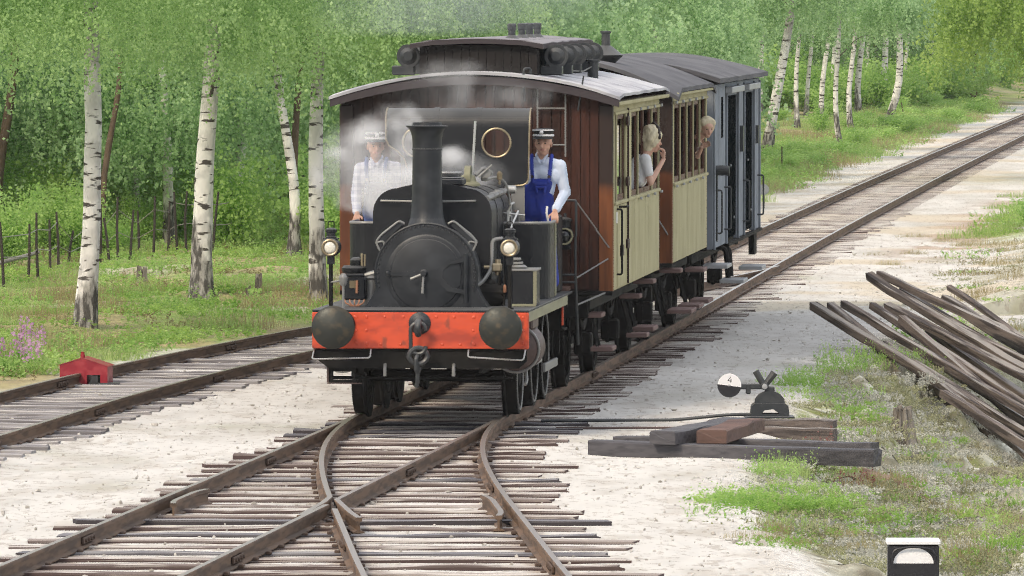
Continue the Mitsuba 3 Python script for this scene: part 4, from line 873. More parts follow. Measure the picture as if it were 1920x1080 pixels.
put(c3, 'end_signal', cat([lathe([(.06, -.1), (.07, 0), (.06, .1)], 'x', (VW + .1, 22.5, 2.06), 14), tube([(VW, 22.5, 2.06), (VW + .2, 22.5, 2.0)], .02, 6)]), 'lever_iron')
put(c3, 'roof', roof_mesh(1.60, V0 - .25, V1 + .3, 3.50, 3.235, .06, .0, 14), 'roof_grey', 40)
running_gear(c3, V0 + .02, V1 - .02, (24.6, 30.0), sb=(.86, 1.05))
for y, z, x in ((22.6, .80, 1.50), (24.4, .55, 1.60), (28.2, .60, 1.62)): put(c3, 'footboard', box(x - .16, x + .16, y, y + .9, z, z + .05, .008), 'galvanised')
for q in (24.5, 25.1): put(c3, 'step_hanger', bent([(1.25, q, 1.02), (1.52, q, 1.02), (1.55, q, .62)], .035, 8, .1), 'frame_black')
put(c3, 'floor_rail', cat([box(VW - .02, VW + .05, 24.9, V1, 1.02, 1.06), box(VW - .1, VW - .02, 31.6, 32.2, .7, 1.02)]), 'frame_black')
WORLD = np.eye(4)

# ------------------------------------------------------------------ people
def bones_mesh(bones, edge=.016, it=12):
    """One smooth skin over tapered bones, each (point, radius, point, radius)."""
    parts = []
    for p0, r0, p1, r1 in bones:
        s = 12 if max(r0, r1) < .03 else 20
        parts.append(Manifold.batch_hull([Manifold.sphere(r0, s).translate(list(map(float, p0))), Manifold.sphere(r1, s).translate(list(map(float, p1)))]))
    m = Manifold.batch_boolean(parts, m3.OpType.Add).refine_to_length(edge).to_mesh()
    t = trimesh.Trimesh(m.vert_properties[:, :3], m.tri_verts, process=True)
    trimesh.smoothing.filter_taubin(t, lamb=.5, nu=.52, iterations=it); return t


def hand_bones(wrist, d, side, curl=.6, s=1.0):
    """A palm, four bent fingers of unequal length and a thumb from the side of the palm."""
    w, d, side = (np.array(a, float) for a in (wrist, d, side)); d /= np.linalg.norm(d); side -= d * (side @ d); side /= np.linalg.norm(side); nrm = np.cross(d, side)
    out = []
    for k, (o, ln) in enumerate(((.030, .070), (.010, .078), (-.010, .072), (-.029, .056))):
        b = w + d * .085 * s + side * o * s; out.append((w + side * o * .6 * s + d * .01 * s, .014 * s, b, .0125 * s)); a = b
        for j in range(3):
            an = curl * (j + .6); e = a + (d * math.cos(an) + nrm * math.sin(an)) * ln * s * (.42, .33, .25)[j]; out.append((a, (.0105 - .001 * j) * s, e, (.0095 - .001 * j) * s)); a = e
    b = w + d * .03 * s + side * .03 * s; e = b + (d * .6 + side * .8 + nrm * .2) * .035 * s; g = e + (d * .9 + side * .2 + nrm * .4) * .03 * s
    return out + [(w + d * .02 * s, .014 * s, b, .013 * s), (b, .012 * s, e, .011 * s), (e, .0105 * s, g, .009 * s)]


def face_axes(yaw, pitch=0.0):
    """Facing direction (yaw 0 looks at the camera), right-hand side of the head as seen from the front, and up."""
    f = np.array([math.sin(yaw) * math.cos(pitch), -math.cos(yaw) * math.cos(pitch), math.sin(pitch)]); r = np.array([math.cos(yaw), math.sin(yaw), 0]); return f, r, np.cross(r, -f) * 1.0


def head_bones(c, yaw, neck, pitch=0.0, s=1.0):
    f, r, u = face_axes(yaw, pitch); u = u if u[2] > 0 else -u; c = np.array(c, float); P = lambda a, b, h: c + (r * a + f * b + u * h) * s
    return [(P(0, -.015, .035), .088 * s, P(0, .01, .03), .082 * s), (P(0, .012, .0), .072 * s, P(0, .032, -.085), .040 * s), (P(-.03, .02, -.03), .045 * s, P(.03, .02, -.03), .045 * s),
            (P(0, .085, .012), .012 * s, P(0, .103, -.026), .0165 * s), (P(-.035, .072, .028), .014 * s, P(.035, .072, .028), .014 * s), (P(-.025, .060, -.062), .018 * s, P(.025, .060, -.062), .018 * s),
            (P(-.083, -.005, .015), .013 * s, P(-.081, -.005, -.02), .011 * s), (P(.083, -.005, .015), .013 * s, P(.081, -.005, -.02), .011 * s), (P(0, -.02, -.04), .055 * s, np.array(neck, float), .062 * s)], P


def face_parts(k, P, M, s=1.0, hair=None):
    for a in (-.031, .031):
        put(k, 'eye', bones_mesh([(P(a, .076, .012), .011 * s, P(a * 1.05, .076, .012), .011 * s)], .006, 2), 'dark_brown', True, M)
        put(k, 'eyebrow', bones_mesh([(P(a - .014, .083, .034), .006 * s, P(a + .014, .083, .034), .006 * s)], .006, 2), 'dark_brown' if hair is None else hair, True, M)
    put(k, 'mouth', bones_mesh([(P(-.020, .073, -.057), .0065 * s, P(0, .079, -.058), .0075 * s), (P(0, .079, -.058), .0075 * s, P(.020, .073, -.057), .0065 * s)], .006, 2), 'lip', True, M)


def service_cap(k, P, M):
    c0 = P(0, 0, .075); ax = P(0, 0, 1.0) - P(0, 0, 0)
    m = lathe([(.098, 0), (.100, .045), (.118, .062), (.112, .080), (.06, .092), (0, .095)], 'z', (0, 0, 0), 28); R = np.eye(4); f = P(0, 1, 0) - P(0, 0, 0); r = P(1, 0, 0) - P(0, 0, 0); R[:3, 0], R[:3, 1], R[:3, 2], R[:3, 3] = r, f, ax, c0
    a = put(k, 'cap', lathe_t(m, R), 'black_cloth', 40, M)
    v = []
    for i, t in enumerate(np.linspace(-1.15, 1.15, 13)): v += [[.098 * math.sin(t), .098 * math.cos(t), .006], [.118 * math.sin(t), .10 * math.cos(t) + .055 * math.cos(t * 1.2), -.014]]
    vis = trimesh.Trimesh(v, [q for i in range(12) for q in ([2 * i, 2 * i + 1, 2 * i + 3], [2 * i, 2 * i + 3, 2 * i + 2])], process=False); lo = vis.copy(); lo.vertices[:, 2] -= .005; lo.invert()
    put(a, 'visor', lathe_t(cat([vis, lo]), R), 'black_cloth', True, M)
    put(a, 'band', lathe_t(ring(.1015, .0125, 'z', (0, 0, .018), 32, 6), R), 'white_cloth', True, M)
    put(a, 'badge', lathe_t(cat([lathe([(.0, .0), (.022, .004), (.0, .012)], 'y', (0, .112, .05), 14), ring(.113, .008, 'z', (0, 0, .072), 28, 5, .3, 2.85)]), R), 'white_cloth', True, M)


def lathe_t(m, R):
    q = m.copy(); q.apply_transform(R); return q


def railwayman(label, head, neck, sh, el, ha, hips, knees, feet, shirt, overall, yaw, M, strap=True):
    k = thing('person', label, 'person')
    hb, P = head_bones(head, yaw, neck)
    b = list(hb)
    for s, e, h in zip(sh, el, ha):
        s, e, h = (np.array(q, float) for q in (s, e, h)); b += [(s, .045, e, .036), (e, .036, h, .026), (np.array(neck) - [0, -.02, .06], .04, s, .04)]
        b += hand_bones(h, [.05 * np.sign(s[0] - neck[0]), -.55, -.75], [-np.sign(s[0] - neck[0]), -.1, 0], .55)
    for h, kn, f in zip(hips, knees, feet): b += [(h, .08, kn, .055), (kn, .05, f, .04), (f, .04, np.array(f) + [0, -.16, -.03], .032)]
    mid = (np.array(hips[0]) + np.array(hips[1])) / 2; b += [(mid, .09, np.array(neck) - [0, -.02, .14], .06), (np.array(neck) - [0, -.02, .14], .06, np.array(neck) - [0, 0, .02], .05)]
    scene_key = key(k + '__body'); scene[scene_key] = mikit.ply(bones_mesh(b, .015), 'skin', smooth=True, to_world=T(M))
    face_parts(k, P, M); service_cap(k, P, M)
    f_, r_, u_ = face_axes(yaw)
    put(k, 'hair', bones_mesh([(P(-.075, -.03, .045), .024, P(-.07, -.05, -.01), .022), (P(.075, -.03, .045), .024, P(.07, -.05, -.01), .022), (P(-.05, -.07, .02), .035, P(.05, -.07, .02), .035)], .012, 4), 'dark_brown', True, M)
    sb = []
    nk = np.array(neck, float)
    for s, e, h in zip(sh, el, ha):
        s, e, h = (np.array(q, float) for q in (s, e, h)); cu = h + (e - h) * .14
        sb += [(nk - [0, 0, .045], .072, s, .066), (s, .070, e, .056), (e, .056, cu, .045), (nk - [0, 0, .16], .105, s - [0, 0, .10] + (nk - s) * .35 * [1, 0, 0], .095), (cu + (e - cu) * .12, .050, cu, .048)]
    sb += [(nk - [0.07, 0, .18], .10, mid + [-.05, 0, .12], .115), (nk - [-.07, 0, .18], .10, mid + [.05, 0, .12], .115)]
    ks = put(k, 'shirt', bones_mesh(sb, .018, 8), shirt, True, M)
    put(ks, 'collar', bones_mesh([(nk + [-.055, -.045, .035], .016, nk + [-.02, -.085, -.04], .018), (nk + [.055, -.045, .035], .016, nk + [.02, -.085, -.04], .018), (nk + [-.055, -.04, .035], .016, nk + [-.05, .04, .05], .016), (nk + [.055, -.04, .035], .016, nk + [.05, .04, .05], .016), (nk + [-.05, .04, .05], .016, nk + [.05, .04, .05], .016)], .012, 3), shirt, True, M)
    ob = [(mid + [-.065, -.01, .02], .135, mid + [.065, -.01, .02], .135), (mid + [-.06, -.015, .02], .135, mid + [-.055, -.03, .20], .122), (mid + [.06, -.015, .02], .135, mid + [.055, -.03, .20], .122), (mid + [-.055, -.03, .20], .122, mid + [.055, -.03, .20], .122),
          (mid + [-.07, -.055, .22], .085, nk + [-.06, -.075, -.265], .055), (mid + [.07, -.055, .22], .085, nk + [.06, -.075, -.265], .055), (nk + [-.06, -.075, -.265], .055, nk + [.06, -.075, -.265], .055), (mid + [-.07, -.055, .22], .085, mid + [.07, -.055, .22], .085)]
    for h, kn, f in zip(hips, knees, feet): ob += [(h, .105, kn, .085), (kn, .085, np.array(f) + [0, 0, .06], .075)]
    ko = put(k, 'overalls', bones_mesh(ob, .018, 6), overall, True, M)
    for s in (-1, 1):
        pts = [nk + [s * .085, -.128, -.262], nk + [s * .092, -.122, -.16], nk + [s * .10, -.09, -.06], nk + [s * .105, -.02, .032], nk + [s * .10, .06, .0], nk + [s * .06, .11, -.15]]
        t = PchipInterpolator(np.arange(6), np.array(pts))(np.linspace(0, 5, 24)); put(ko, 'strap', tube(t, .019, 8), overall, True, M)
        put(ko, 'buckle', lathe([(.016, -.008), (.018, 0), (.012, .008)], 'y', tuple(nk + [s * .09, -.148, -.19]), 10), 'dark_brown' if overall == 'blue_overall' else 'galvanised', 30, M)
    put(ko, 'bib_pocket', bones_mesh([(nk + [-.05, -.135, -.30], .014, nk + [.05, -.135, -.30], .014), (nk + [-.05, -.135, -.30], .014, nk + [-.04, -.14, -.36], .014), (nk + [.05, -.135, -.30], .014, nk + [.04, -.14, -.36], .014)], .012, 3), overall, True, M)
    for f in feet: put(k, 'boot', bones_mesh([(f, .055, np.array(f) + [0, -.02, -.02], .05), (np.array(f) + [0, .02, -.02], .042, np.array(f) + [.01, -.17, -.025], .036)], .018, 3), 'black_cloth', True, M)
    return k


railwayman('engine driver in bright blue dungarees and pale blue shirt leaning out of the cab', (.868, 4.27, 2.715), (.845, 4.34, 2.565), [(1.035, 4.33, 2.485), (.635, 4.37, 2.49)], [(1.085, 4.36, 2.20), (.57, 4.33, 2.22)], [(1.005, 4.06, 2.015), (.60, 4.05, 2.10)],
           [(.87, 4.40, 2.0), (.70, 4.40, 2.0)], [(.915, 4.36, 1.60), (.68, 4.36, 1.60)], [(.945, 4.42, 1.205), (.68, 4.42, 1.205)], 'pale_blue_shirt', 'blue_overall', -.10, TM)
railwayman('fireman in checked shirt and faded dungarees half hidden by steam', (-.905, 4.27, 2.68), (-.90, 4.34, 2.53), [(-1.07, 4.33, 2.45), (-.70, 4.37, 2.46)], [(-1.115, 4.30, 2.17), (-.66, 4.33, 2.19)], [(-1.07, 4.0, 1.985), (-.68, 4.05, 2.0)],
           [(-.94, 4.40, 1.98), (-.78, 4.40, 1.98)], [(-.94, 4.36, 1.60), (-.78, 4.36, 1.60)], [(-.94, 4.42, 1.205), (-.78, 4.42, 1.205)], 'check_shirt', 'faded_overall', .25, TM)
put(loco, 'grab_rail', tube([(1.0, 3.98, 1.14), (1.0, 3.98, 1.93)], .014, 8), 'lever_iron', M=TM)
put(loco, 'grab_rail', bent([(.965, 3.75, 1.90), (.95, 3.7, 2.0), (.955, 3.7, 2.08)], .013, 6), 'signal_white', M=TM)
put(loco, 'grab_rail', tube([(-1.06, 3.92, 1.14), (-1.06, 3.92, 1.90)], .014, 8), 'lever_iron', M=TM)

# woman looking out of the first carriage
k = thing('person', 'woman with pale bouffant hair and white shirt leaning out of the front carriage window', 'person')
WM = TM @ trimesh.transformations.translation_matrix((-.045, -.38, 0))
hb, P = head_bones((1.60, 11.12, 2.635), 2.25, (1.52, 11.10, 2.49), -.05)
sh, el = [np.array([1.53, 10.92, 2.43]), np.array([1.44, 11.40, 2.42])], [np.array([1.59, 10.90, 2.17]), np.array([1.42, 11.55, 2.17])]
b = hb + [(sh[0], .042, el[0], .034), (el[0], .034, (1.72, 11.12, 2.43), .024), (sh[1], .042, el[1], .034), (el[1], .034, (1.30, 11.4, 2.1), .026), ((1.50, 11.1, 2.45), .05, (1.20, 11.15, 1.9), .12), (sh[0], .05, sh[1], .05)]
b += hand_bones((1.72, 11.12, 2.43), [.05, .1, 1], [-.3, .9, 0], .8) + hand_bones((1.30, 11.4, 2.1), [.6, -.3, -.4], [0, -1, 0], .6)
put(k, 'body', bones_mesh(b, .015), 'skin_pale', True, WM); face_parts(k, P, WM, hair='blond_hair')
hair = [(P(0, -.03, .09), .105, P(0, -.065, .03), .118), (P(0, -.06, .03), .092, P(.0, -.075, -.06), .065)] + [(P(a, -.03 + q * .4, .07), .055, P(a * 1.05, -.05, -.03), .042) for a in (-.075, .075) for q in (0, .1)]
hair += [(P(math.cos(t) * .08, -.05 + .05 * math.sin(t * 2), .11 + .02 * math.sin(t)), .055, P(math.cos(t) * .10, -.11, .02), .048) for t in np.linspace(0, 3.1, 6)]
hm = bones_mesh(hair, .014, 6); hm.vertices += .016 * (meshkit.fbm(hm.vertices * 26, 3, 5) - .5)[:, None] * np.sign(hm.vertex_normals)
put(k, 'hair', hm, 'pale_hair', True, WM)
put(k, 'hair_band', bones_mesh([(P(-.128, .0, .04), .018, P(-.10, .0, .15), .019), (P(-.10, 0, .15), .019, P(0, 0, .205), .019), (P(0, 0, .205), .019, P(.10, 0, .15), .019), (P(.10, 0, .15), .019, P(.128, .0, .04), .018)], .012, 4), 'dark_brown', True, WM)
put(k, 'shirt', bones_mesh([(sh[0], .068, sh[1], .068), (sh[0], .066, sh[0] + (el[0] - sh[0]) * .55, .058), (sh[1], .066, sh[1] + (el[1] - sh[1]) * .55, .058), ((1.46, 11.0, 2.38), .10, (1.18, 11.1, 1.9), .14), ((1.44, 11.25, 2.38), .10, (1.18, 11.25, 1.9), .14), ((1.5, 11.0, 2.40), .085, (1.46, 10.98, 2.2), .085)], .018, 8), 'white_cloth', True, WM)
# child at the second carriage
k = thing('person', 'fair-haired child leaning out of the second carriage window', 'person')
CM = TM @ trimesh.transformations.translation_matrix((-.04, -.42, -.01))
hb, P = head_bones((1.585, 20.75, 2.64), .45, (1.47, 20.85, 2.52), -.25, .92)
b = hb + [((1.44, 20.65, 2.46), .045, (1.42, 21.0, 2.45), .045), ((1.44, 20.62, 2.45), .038, (1.50, 20.25, 2.30), .032), ((1.50, 20.25, 2.30), .032, (1.56, 20.12, 2.42), .023), ((1.46, 20.85, 2.47), .05, (1.2, 20.9, 1.9), .11), ((1.42, 21.0, 2.44), .04, (1.40, 21.1, 2.2), .035)]
b += hand_bones((1.56, 20.12, 2.42), [.7, -.3, .35], [0, -.3, 1], .3, .9)
put(k, 'body', bones_mesh(b, .014), 'skin_pale', True, CM); face_parts(k, P, CM, .92, hair='blond_hair')
hm = bones_mesh([(P(0, -.03, .07), .090, P(0, -.05, .0), .092), (P(-.06, 0.01, .085), .05, P(.06, 0.01, .085), .05), (P(-.082, -.02, .06), .035, P(-.085, -.03, -.02), .028), (P(.082, -.02, .06), .035, P(.085, -.03, -.02), .028)], .014, 6); hm.vertices += .010 * (meshkit.fbm(hm.vertices * 30, 3, 6) - .5)[:, None]
put(k, 'hair', hm, 'pale_hair', True, CM)
put(k, 'jumper', bones_mesh([((1.44, 20.65, 2.45), .062, (1.42, 21.0, 2.44), .062), ((1.44, 20.63, 2.45), .056, (1.48, 20.35, 2.34), .046), ((1.43, 20.8, 2.40), .10, (1.18, 20.9, 1.9), .13)], .018, 6), 'interior_brown', True, CM)

# ------------------------------------------------------------------ things along the line
# red cover over the rail of the siding
q = at(166, 699, 0); sa = -math.atan(slope(xs_, q[1])); M = pose((q[0] - .03, q[1] + .1, -.13), sa + .06, (.94, .82, .74))
k = thing('derail_box', 'red house-shaped metal cover straddling the siding rail', 'trackside box')
pent = Polygon([(-.29, 0), (-.29, .30), (-.02, .405), (.29, .28), (.29, 0)]).difference(sbox(.04, -.1, .20, .15))
put(k, 'cover', prism(pent, -.28, .28), 'derail_red', 20, M)
put(k, 'roof', cat([prism([(-.31, .292), (-.02, .408), (-.02, .418), (-.31, .302)], -.30, .30), prism([(-.02, .408), (.31, .272), (.31, .283), (-.02, .418)], -.30, .30)]), 'derail_red', 20, M)
put(k, 'lifting_peg', lathe([(.028, .41), (.028, .46), (.02, .465), (.022, .50), (.0, .505)], 'z', (-.02, -.2, 0), 12), 'derail_red', 30, M)
put(k, 'derail_wedge', cat([prism([(.06, 0), (.17, 0), (.16, .15), (.10, .14)], -.25, .2), box(.17, .42, -.30, -.05, 0, .03, .006), box(.15, .175, -.29, -.27, .02, .14)]), 'lever_iron', 20, M)
# point lever with its disc
B = at(1443, 783, -.065); sc = 1.0
k = thing('point_lever', 'black cast point lever with half white disc standing on a timber', 'point lever')
M = pose((B[0], B[1], -.065), .02)
M2 = M @ np.diag([1, 1, .80, 1]); M3 = M @ trimesh.transformations.translation_matrix((0, 0, -.081))
hs = Polygon([(-.20, .02), (-.185, .16), (-.16, .185), (.16, .185), (.18, .16), (.20, .02)]).difference(Polygon([(-.09, .055), (-.06, .10), (.03, .115), (.10, .055)]))
body = put(k, 'housing', cat([prism(hs, -.13, -.115), prism(hs, .115, .13), prism([(-.18, .16), (-.155, .19), (.155, .19), (.18, .16)], -.13, .13), prism([(-.20, .02), (-.188, .16), (-.170, .16), (-.182, .02)], -.115, .115), prism([(.20, .02), (.188, .16), (.170, .16), (.182, .02)], -.115, .115)]), 'lever_iron', 25, M2)
put(k, 'base_plate', box(-.26, .25, -.17, .17, 0, .02, .008), 'lever_iron', 30, M)
dome = Point(0, .19).buffer(.155, 32).intersection(sbox(-1, .19, 1, 1))
put(k, 'dome', prism(dome, -.05, .05), 'lever_iron', 30, M2)
put(k, 'pivot', cat([box(-.05, .05, -.04, .04, .30, .40, .012), lathe([(.04, -.075), (.045, -.06), (.045, .06)], 'y', (-.055, 0, .405), 20)]), 'lever_iron', 30, M2)
put(k, 'hub', lathe([(.014, -.085), (.028, -.082), (.028, -.07)], 'y', (-.055, 0, .405), 16), 'galvanised', 30, M3)
put(k, 'arm', tube([(-.055, 0, .405), (-.145, 0, .56)], [.032, .036], 10), 'lever_iron', 30, M3)
put(k, 'arm', tube([(-.055, 0, .405), (.05, 0, .545)], [.032, .040], 10), 'lever_iron', 30, M3)
put(k, 'disc_arm', cat([box(-.32, -.055, -.02, .02, .375, .43, .008), tube([(-.32, 0, .40), (-.42, 0, .405)], .018, 8)]), 'lever_iron', 30, M3)
put(k, 'counterweight', cat([box(-.245, -.195, -.035, .035, .325, .43, .01), lathe([(.014, -.05), (.014, .05)], 'y', (-.22, 0, .385), 10)]), 'lever_iron', 30, M3)
dc = (-.415, 0, .415); R0 = .122
c_ = Point(0, 0).buffer(R0, 48); up = Polygon([(-.2, .022), (.2, -.030), (.2, .3), (-.2, .3)])
def disc(poly, y0, y1, name, mat):
    m = prism(poly, y0, y1); m.apply_translation((dc[0], 0, dc[2])); return put(dk, name, m, mat, 25, M3)
dk = put(k, 'disc', lathe([(.118, -.018), (.124, -.015), (.124, -.005)], 'y', dc, 48), 'lever_iron', 30, M3)
disc(c_.intersection(up), -.026, -.0185, 'white_half', 'signal_white'); disc(c_.difference(up), -.0255, -.0185, 'black_half', 'signal_black')
tm = meshkit.text_mesh('4', .062, .003); v = tm.vertices; tm.vertices = np.stack([v[:, 0] - tm.bounds[:, 0].mean(), -v[:, 2], v[:, 1]], 1)
tm.apply_transform(trimesh.transformations.rotation_matrix(.12, [0, 1, 0])); tm.apply_translation((dc[0] + .002, -.0265, dc[2] + .030)); put(dk, 'number', tm, 'signal_black', False, M3)
put(dk, 'centre_bolt', lathe([(.006, -.036), (.012, -.033), (.012, -.026)], 'y', dc, 10), 'galvanised', 30, M3)
A1, A2 = at(1400, 772, -.02), at(1255, 786, -.1); A3 = at(1040, 786, -.12)
put(k, 'point_rod', bent([(B[0] - .15, B[1], -.03), (B[0] - .42, B[1], -.035), (B[0] - .98, B[1] + .02, -.09), (B[0] - 2.35, B[1] + .05, -.10)], .017, 8, .08), 'lever_iron', 30)
solo('flat_rod', box(0, 1.85, -.03, .03, 0, .02, .004), 'plum_iron', 'rusty flat steel rod lying on the sand below the point lever rod', 'rod', M=pose((B[0] - 2.2, B[1] - .75, -.142), .03))
def timber(a, b, w, h, mat, label, group=None, name='timber', top=None, seed=0, roll=0.0):
    """A squared beam between two end points (top centre line)."""
    a, b = np.array(a, float), np.array(b, float); d = b - a; L = np.linalg.norm(d); m = sleeper_mesh(seed + 40, L, w, h)
    x = d / L; yv = np.cross([0, 0, 1.], x); yv /= np.linalg.norm(yv); z = np.cross(x, yv); M = np.eye(4); M[:3, :3] = np.stack([x, yv, z], 1); M[:3, 3] = (a + b) / 2
    if roll: M = M @ trimesh.transformations.rotation_matrix(roll, [1, 0, 0])
    m = cat([trimesh.Trimesh(m.triangles.reshape(-1, 3), np.arange(len(m.faces) * 3).reshape(-1, 3), process=False)]); v = m.vertices
    return solo(name, m, mat, label, 'timber', group, smooth=False, M=M, uv=np.stack([v[:, 0] + seed * 7.3, v[:, 1] + 1.0 * v[:, 2] + seed * 1.7], 1))


def gz(px, py, z): return at(px, py, z)
p0, p1 = gz(1340, 785, -.067), gz(1566, 787, -.067); timber(p0 - [.05, 0, 0], p1, .34, .085, 'pile_timber', 'weathered timber carrying the point lever', seed=1)
p0, p1 = gz(1330, 800, -.105), gz(1566, 803, -.105); timber(p0, p1, .20, .16, 'pile_timber', 'half buried grey timber just in front of the one carrying the point lever', seed=2)
zt = .02
p0, p1 = gz(1111, 826, -.015), gz(1645, 843, -.045); timber(p0, p1, .24, .16, 'tarred_timber', 'long dark tarred beam lying nearest under the two crossed sleepers', seed=3)
p0, p1 = gz(1157, 817, -.03), gz(1640, 830, -.03); timber(p0, p1, .22, .15, 'tarred_timber', 'long tarred beam behind the nearest one under the crossed sleepers', seed=4)
p0, p1 = gz(1245, 808, .10), gz(1372, 793, .10); timber(p0 - [.02, .1, 0], p1 + [.05, 1.0, 0], .27, .125, 'tarred_timber', 'dark tarred short sleeper laid across the long beams, left of the pair', seed=5)
p0, p1 = gz(1330, 806, .10), gz(1412, 792, .10); timber(p0 + [.02, -.1, 0], p1 + [.0, .9, 0], .29, .125, 'red_timber', 'reddish brown short sleeper laid across the long beams, right of the pair', seed=6)
# the pile of old timbers on the bank
pile = [((1524, 566, 100, .22), (1910, 838, 94.5), 'front timber of the pile with its raised end over the sand'), ((1556, 566, 101, .20), (1925, 812, 95), 'second timber of the pile, just above the front one'), ((1583, 563, 102, .20), (1960, 800, 95.5), 'third timber of the pile, higher than the front two'),
        ((1638, 568, 102.5, .19), (1960, 765, 96.5), 'narrow mid timber in the middle of the pile'), ((1664, 566, 103, .21), (1970, 735, 97), 'dark timber in the middle of the pile with a split end'), ((1628, 512, 105, .22), (1975, 690, 98.5), 'long timber raised highest at the back of the pile'),
        ((1650, 508, 106, .19), (1990, 668, 100), 'thin timber lying along the highest one of the pile'), ((1775, 553, 105.5, .28), (1990, 700, 100.5), 'broad brown timber at the upper right of the pile'), ((1778, 533, 107, .15), (1950, 640, 103), 'splintered pointed pole at the upper right of the pile'),
        ((1690, 590, 101, .22), (1990, 800, 96.2), 'lower timber lying under the middle of the pile'), ((1770, 730, 94.2, .21), (1960, 870, 91), 'lone rail-like timber slid down to the foot of the pile'), ((1600, 610, 100.6, .18), (1800, 745, 96.8), 'short timber tucked under the front of the pile'), ((1740, 610, 102, .20), (1990, 770, 97.5), 'weathered grey timber in the heart of the pile')]
pile += [((1545, 575, 101.5, .15), (1880, 800, 96.2), 'slim weathered pole between the two front timbers'), ((1660, 640, 99, .15), (1985, 845, 93.2), 'slim pole lying crosswise on the lower front of the pile'), ((1700, 560, 104, .15), (1990, 720, 98.8), 'slim pale pole along the middle of the pile'),
         ((1690, 540, 105.5, .16), (1990, 735, 99.5), 'split grey pole below the highest timber'), ((1840, 590, 103, .17), (1995, 690, 100), 'short brown pole at the right end of the pile'), ((1720, 680, 98, .16), (1980, 900, 90.5), 'slim dark pole slid below the front timber'), ((1610, 580, 102, .14), (1900, 790, 96.5), 'thin pole with a grey top near the front of the pile')]
for i, ((a, b, Za, w), (c, d, Zb), lab) in enumerate(pile):
    def ptz(px, py, Zd): r = ray(px, py); return np.array([0, 0, CAM_H]) + r * (Zd / r[1])
    timber(ptz(a, b, Za), ptz(c + random.gauss(0, 12), d + random.gauss(0, 22), Zb), w * .48, w * .44, 'pile_timber', lab, 'old timbers piled on the bank', seed=20 + i, roll=random.uniform(-.25, .25))
a_, b_ = on_ground(1528, 872), on_ground(1748, 956)
lg = tube(np.linspace(a_ + [0, 0, .06], b_ + [0, 0, .05], 14) + np.random.default_rng(3).normal(0, .012, (14, 3)), [.085, .09, .088, .085, .082, .08, .078, .075, .07, .066, .06, .055, .05, .035], 14)
solo('rotten_log', lg, 'rotten_wood', 'rotten reddish-brown log lying in the grass in front of the tarred beams', 'log', smooth=50)
# dwarf signal close to the camera
Zs = 54.0; r = ray(1712, 1011); S = np.array([0, 0, CAM_H]) + r * (Zs / r[1])
gs = float(height(S[0], S[1])); hS = S[2] - gs; M = pose((S[0], S[1], gs), -.02)
k = thing('dwarf_signal', 'low black signal box with white half-moon face and pale lid', 'railway signal')
put(k, 'case', box(-.172, .172, -.12, .14, hS - .44, hS - .028, .012), 'signal_black', 30, M)
put(k, 'lid', box(-.182, .182, -.14, .15, hS - .030, hS, .008), 'signal_white', 30, M)
lens = lambda z: Polygon([(-.135, z)] + [(-.135 * math.cos(a), z + .105 * math.sin(a)) for a in np.linspace(0, math.pi, 21)])
put(k, 'half_moon', prism(lens(hS - .155), -.127, -.119), 'signal_white', 25, M); put(k, 'half_moon', prism([(-.135, hS - .40), (.135, hS - .40), (.135, hS - .25), (-.135, hS - .25)], -.127, -.119), 'signal_white', 25, M)
put(k, 'hood', bent([(-.145, -.16, hS - .15), (-.14, -.16, hS - .06), (.0, -.16, hS - .038), (.14, -.16, hS - .06), (.145, -.16, hS - .15)], .008, 6, .08), 'signal_black', 30, M)
put(k, 'post', cat([tube([(0, .01, -.1), (0, .01, hS - .43)], .05, 12), box(-.12, .12, -.1, .12, -.05, .03, .01)]), 'lever_iron', 30, M)
# small grey indicator disc beside the line behind the van
q = on_ground(1432, 392); M = pose(q, -.1)
k = thing('indicator_disc', 'small grey round disc on a short post behind the grey van', 'indicator')
put(k, 'disc', lathe([(0, -.012), (.115, -.010), (.115, .010), (0, .012)], 'y', (0, 0, .40), 28), 'galvanised', 30, M); put(k, 'post', tube([(0, .03, -.1), (0, .03, .5)], .018, 8), 'lever_iron', 30, M)
# stumps
def stump(px, py, r, h, label):
    q = on_ground(px, py); m = trimesh.creation.cylinder(r, h + .2, sections=22); m = m.subdivide().subdivide(); v = m.vertices; a = np.arctan2(v[:, 1], v[:, 0]); t = (v[:, 2] + h / 2) / h
    n = meshkit.fbm(np.stack([np.cos(a) * 3, np.sin(a) * 3, v[:, 2] * 1.5], 1) + px, 3, 3); v[:, :2] *= (1 + .9 * (n - .5) + .5 * np.clip(.6 - t, 0, 1) - .25 * np.clip(t - .3, 0, 1))[:, None]; v[:, 2] += (v[:, 2] > h * .4) * .28 * (n - .55)
    m.apply_translation(q + [0, 0, h / 2 - .1]); solo('tree_stump', m, 'stump_wood', label, 'tree stump', smooth=40)


stump(1692, 838, .13, .34, 'grey rotten stump standing on the mossy bank')
stump(267, 533, .075, .20, 'brown stump in the clearing between the two nearest birches'); stump(485, 552, .05, .24, 'pointed grey stump right of the second birch'); stump(465, 556, .05, .10, 'small low stump beside the pointed one')
# leaning stick
q = on_ground(1699, 238); solo('leaning_stick', tube([q - [0, 0, .1], q + [-.17, 0, .85]], .02, 6), 'brown_bark', 'thin red-brown stick leaning in the verge by the far birches', 'stick')
q = on_ground(1466, 320); solo('leaning_stick', tube([q - [0, 0, .1], q + [0, 0, .62]], .02, 6), 'fence_wood', 'dark upright stick in the verge beside the grey van', 'stick')
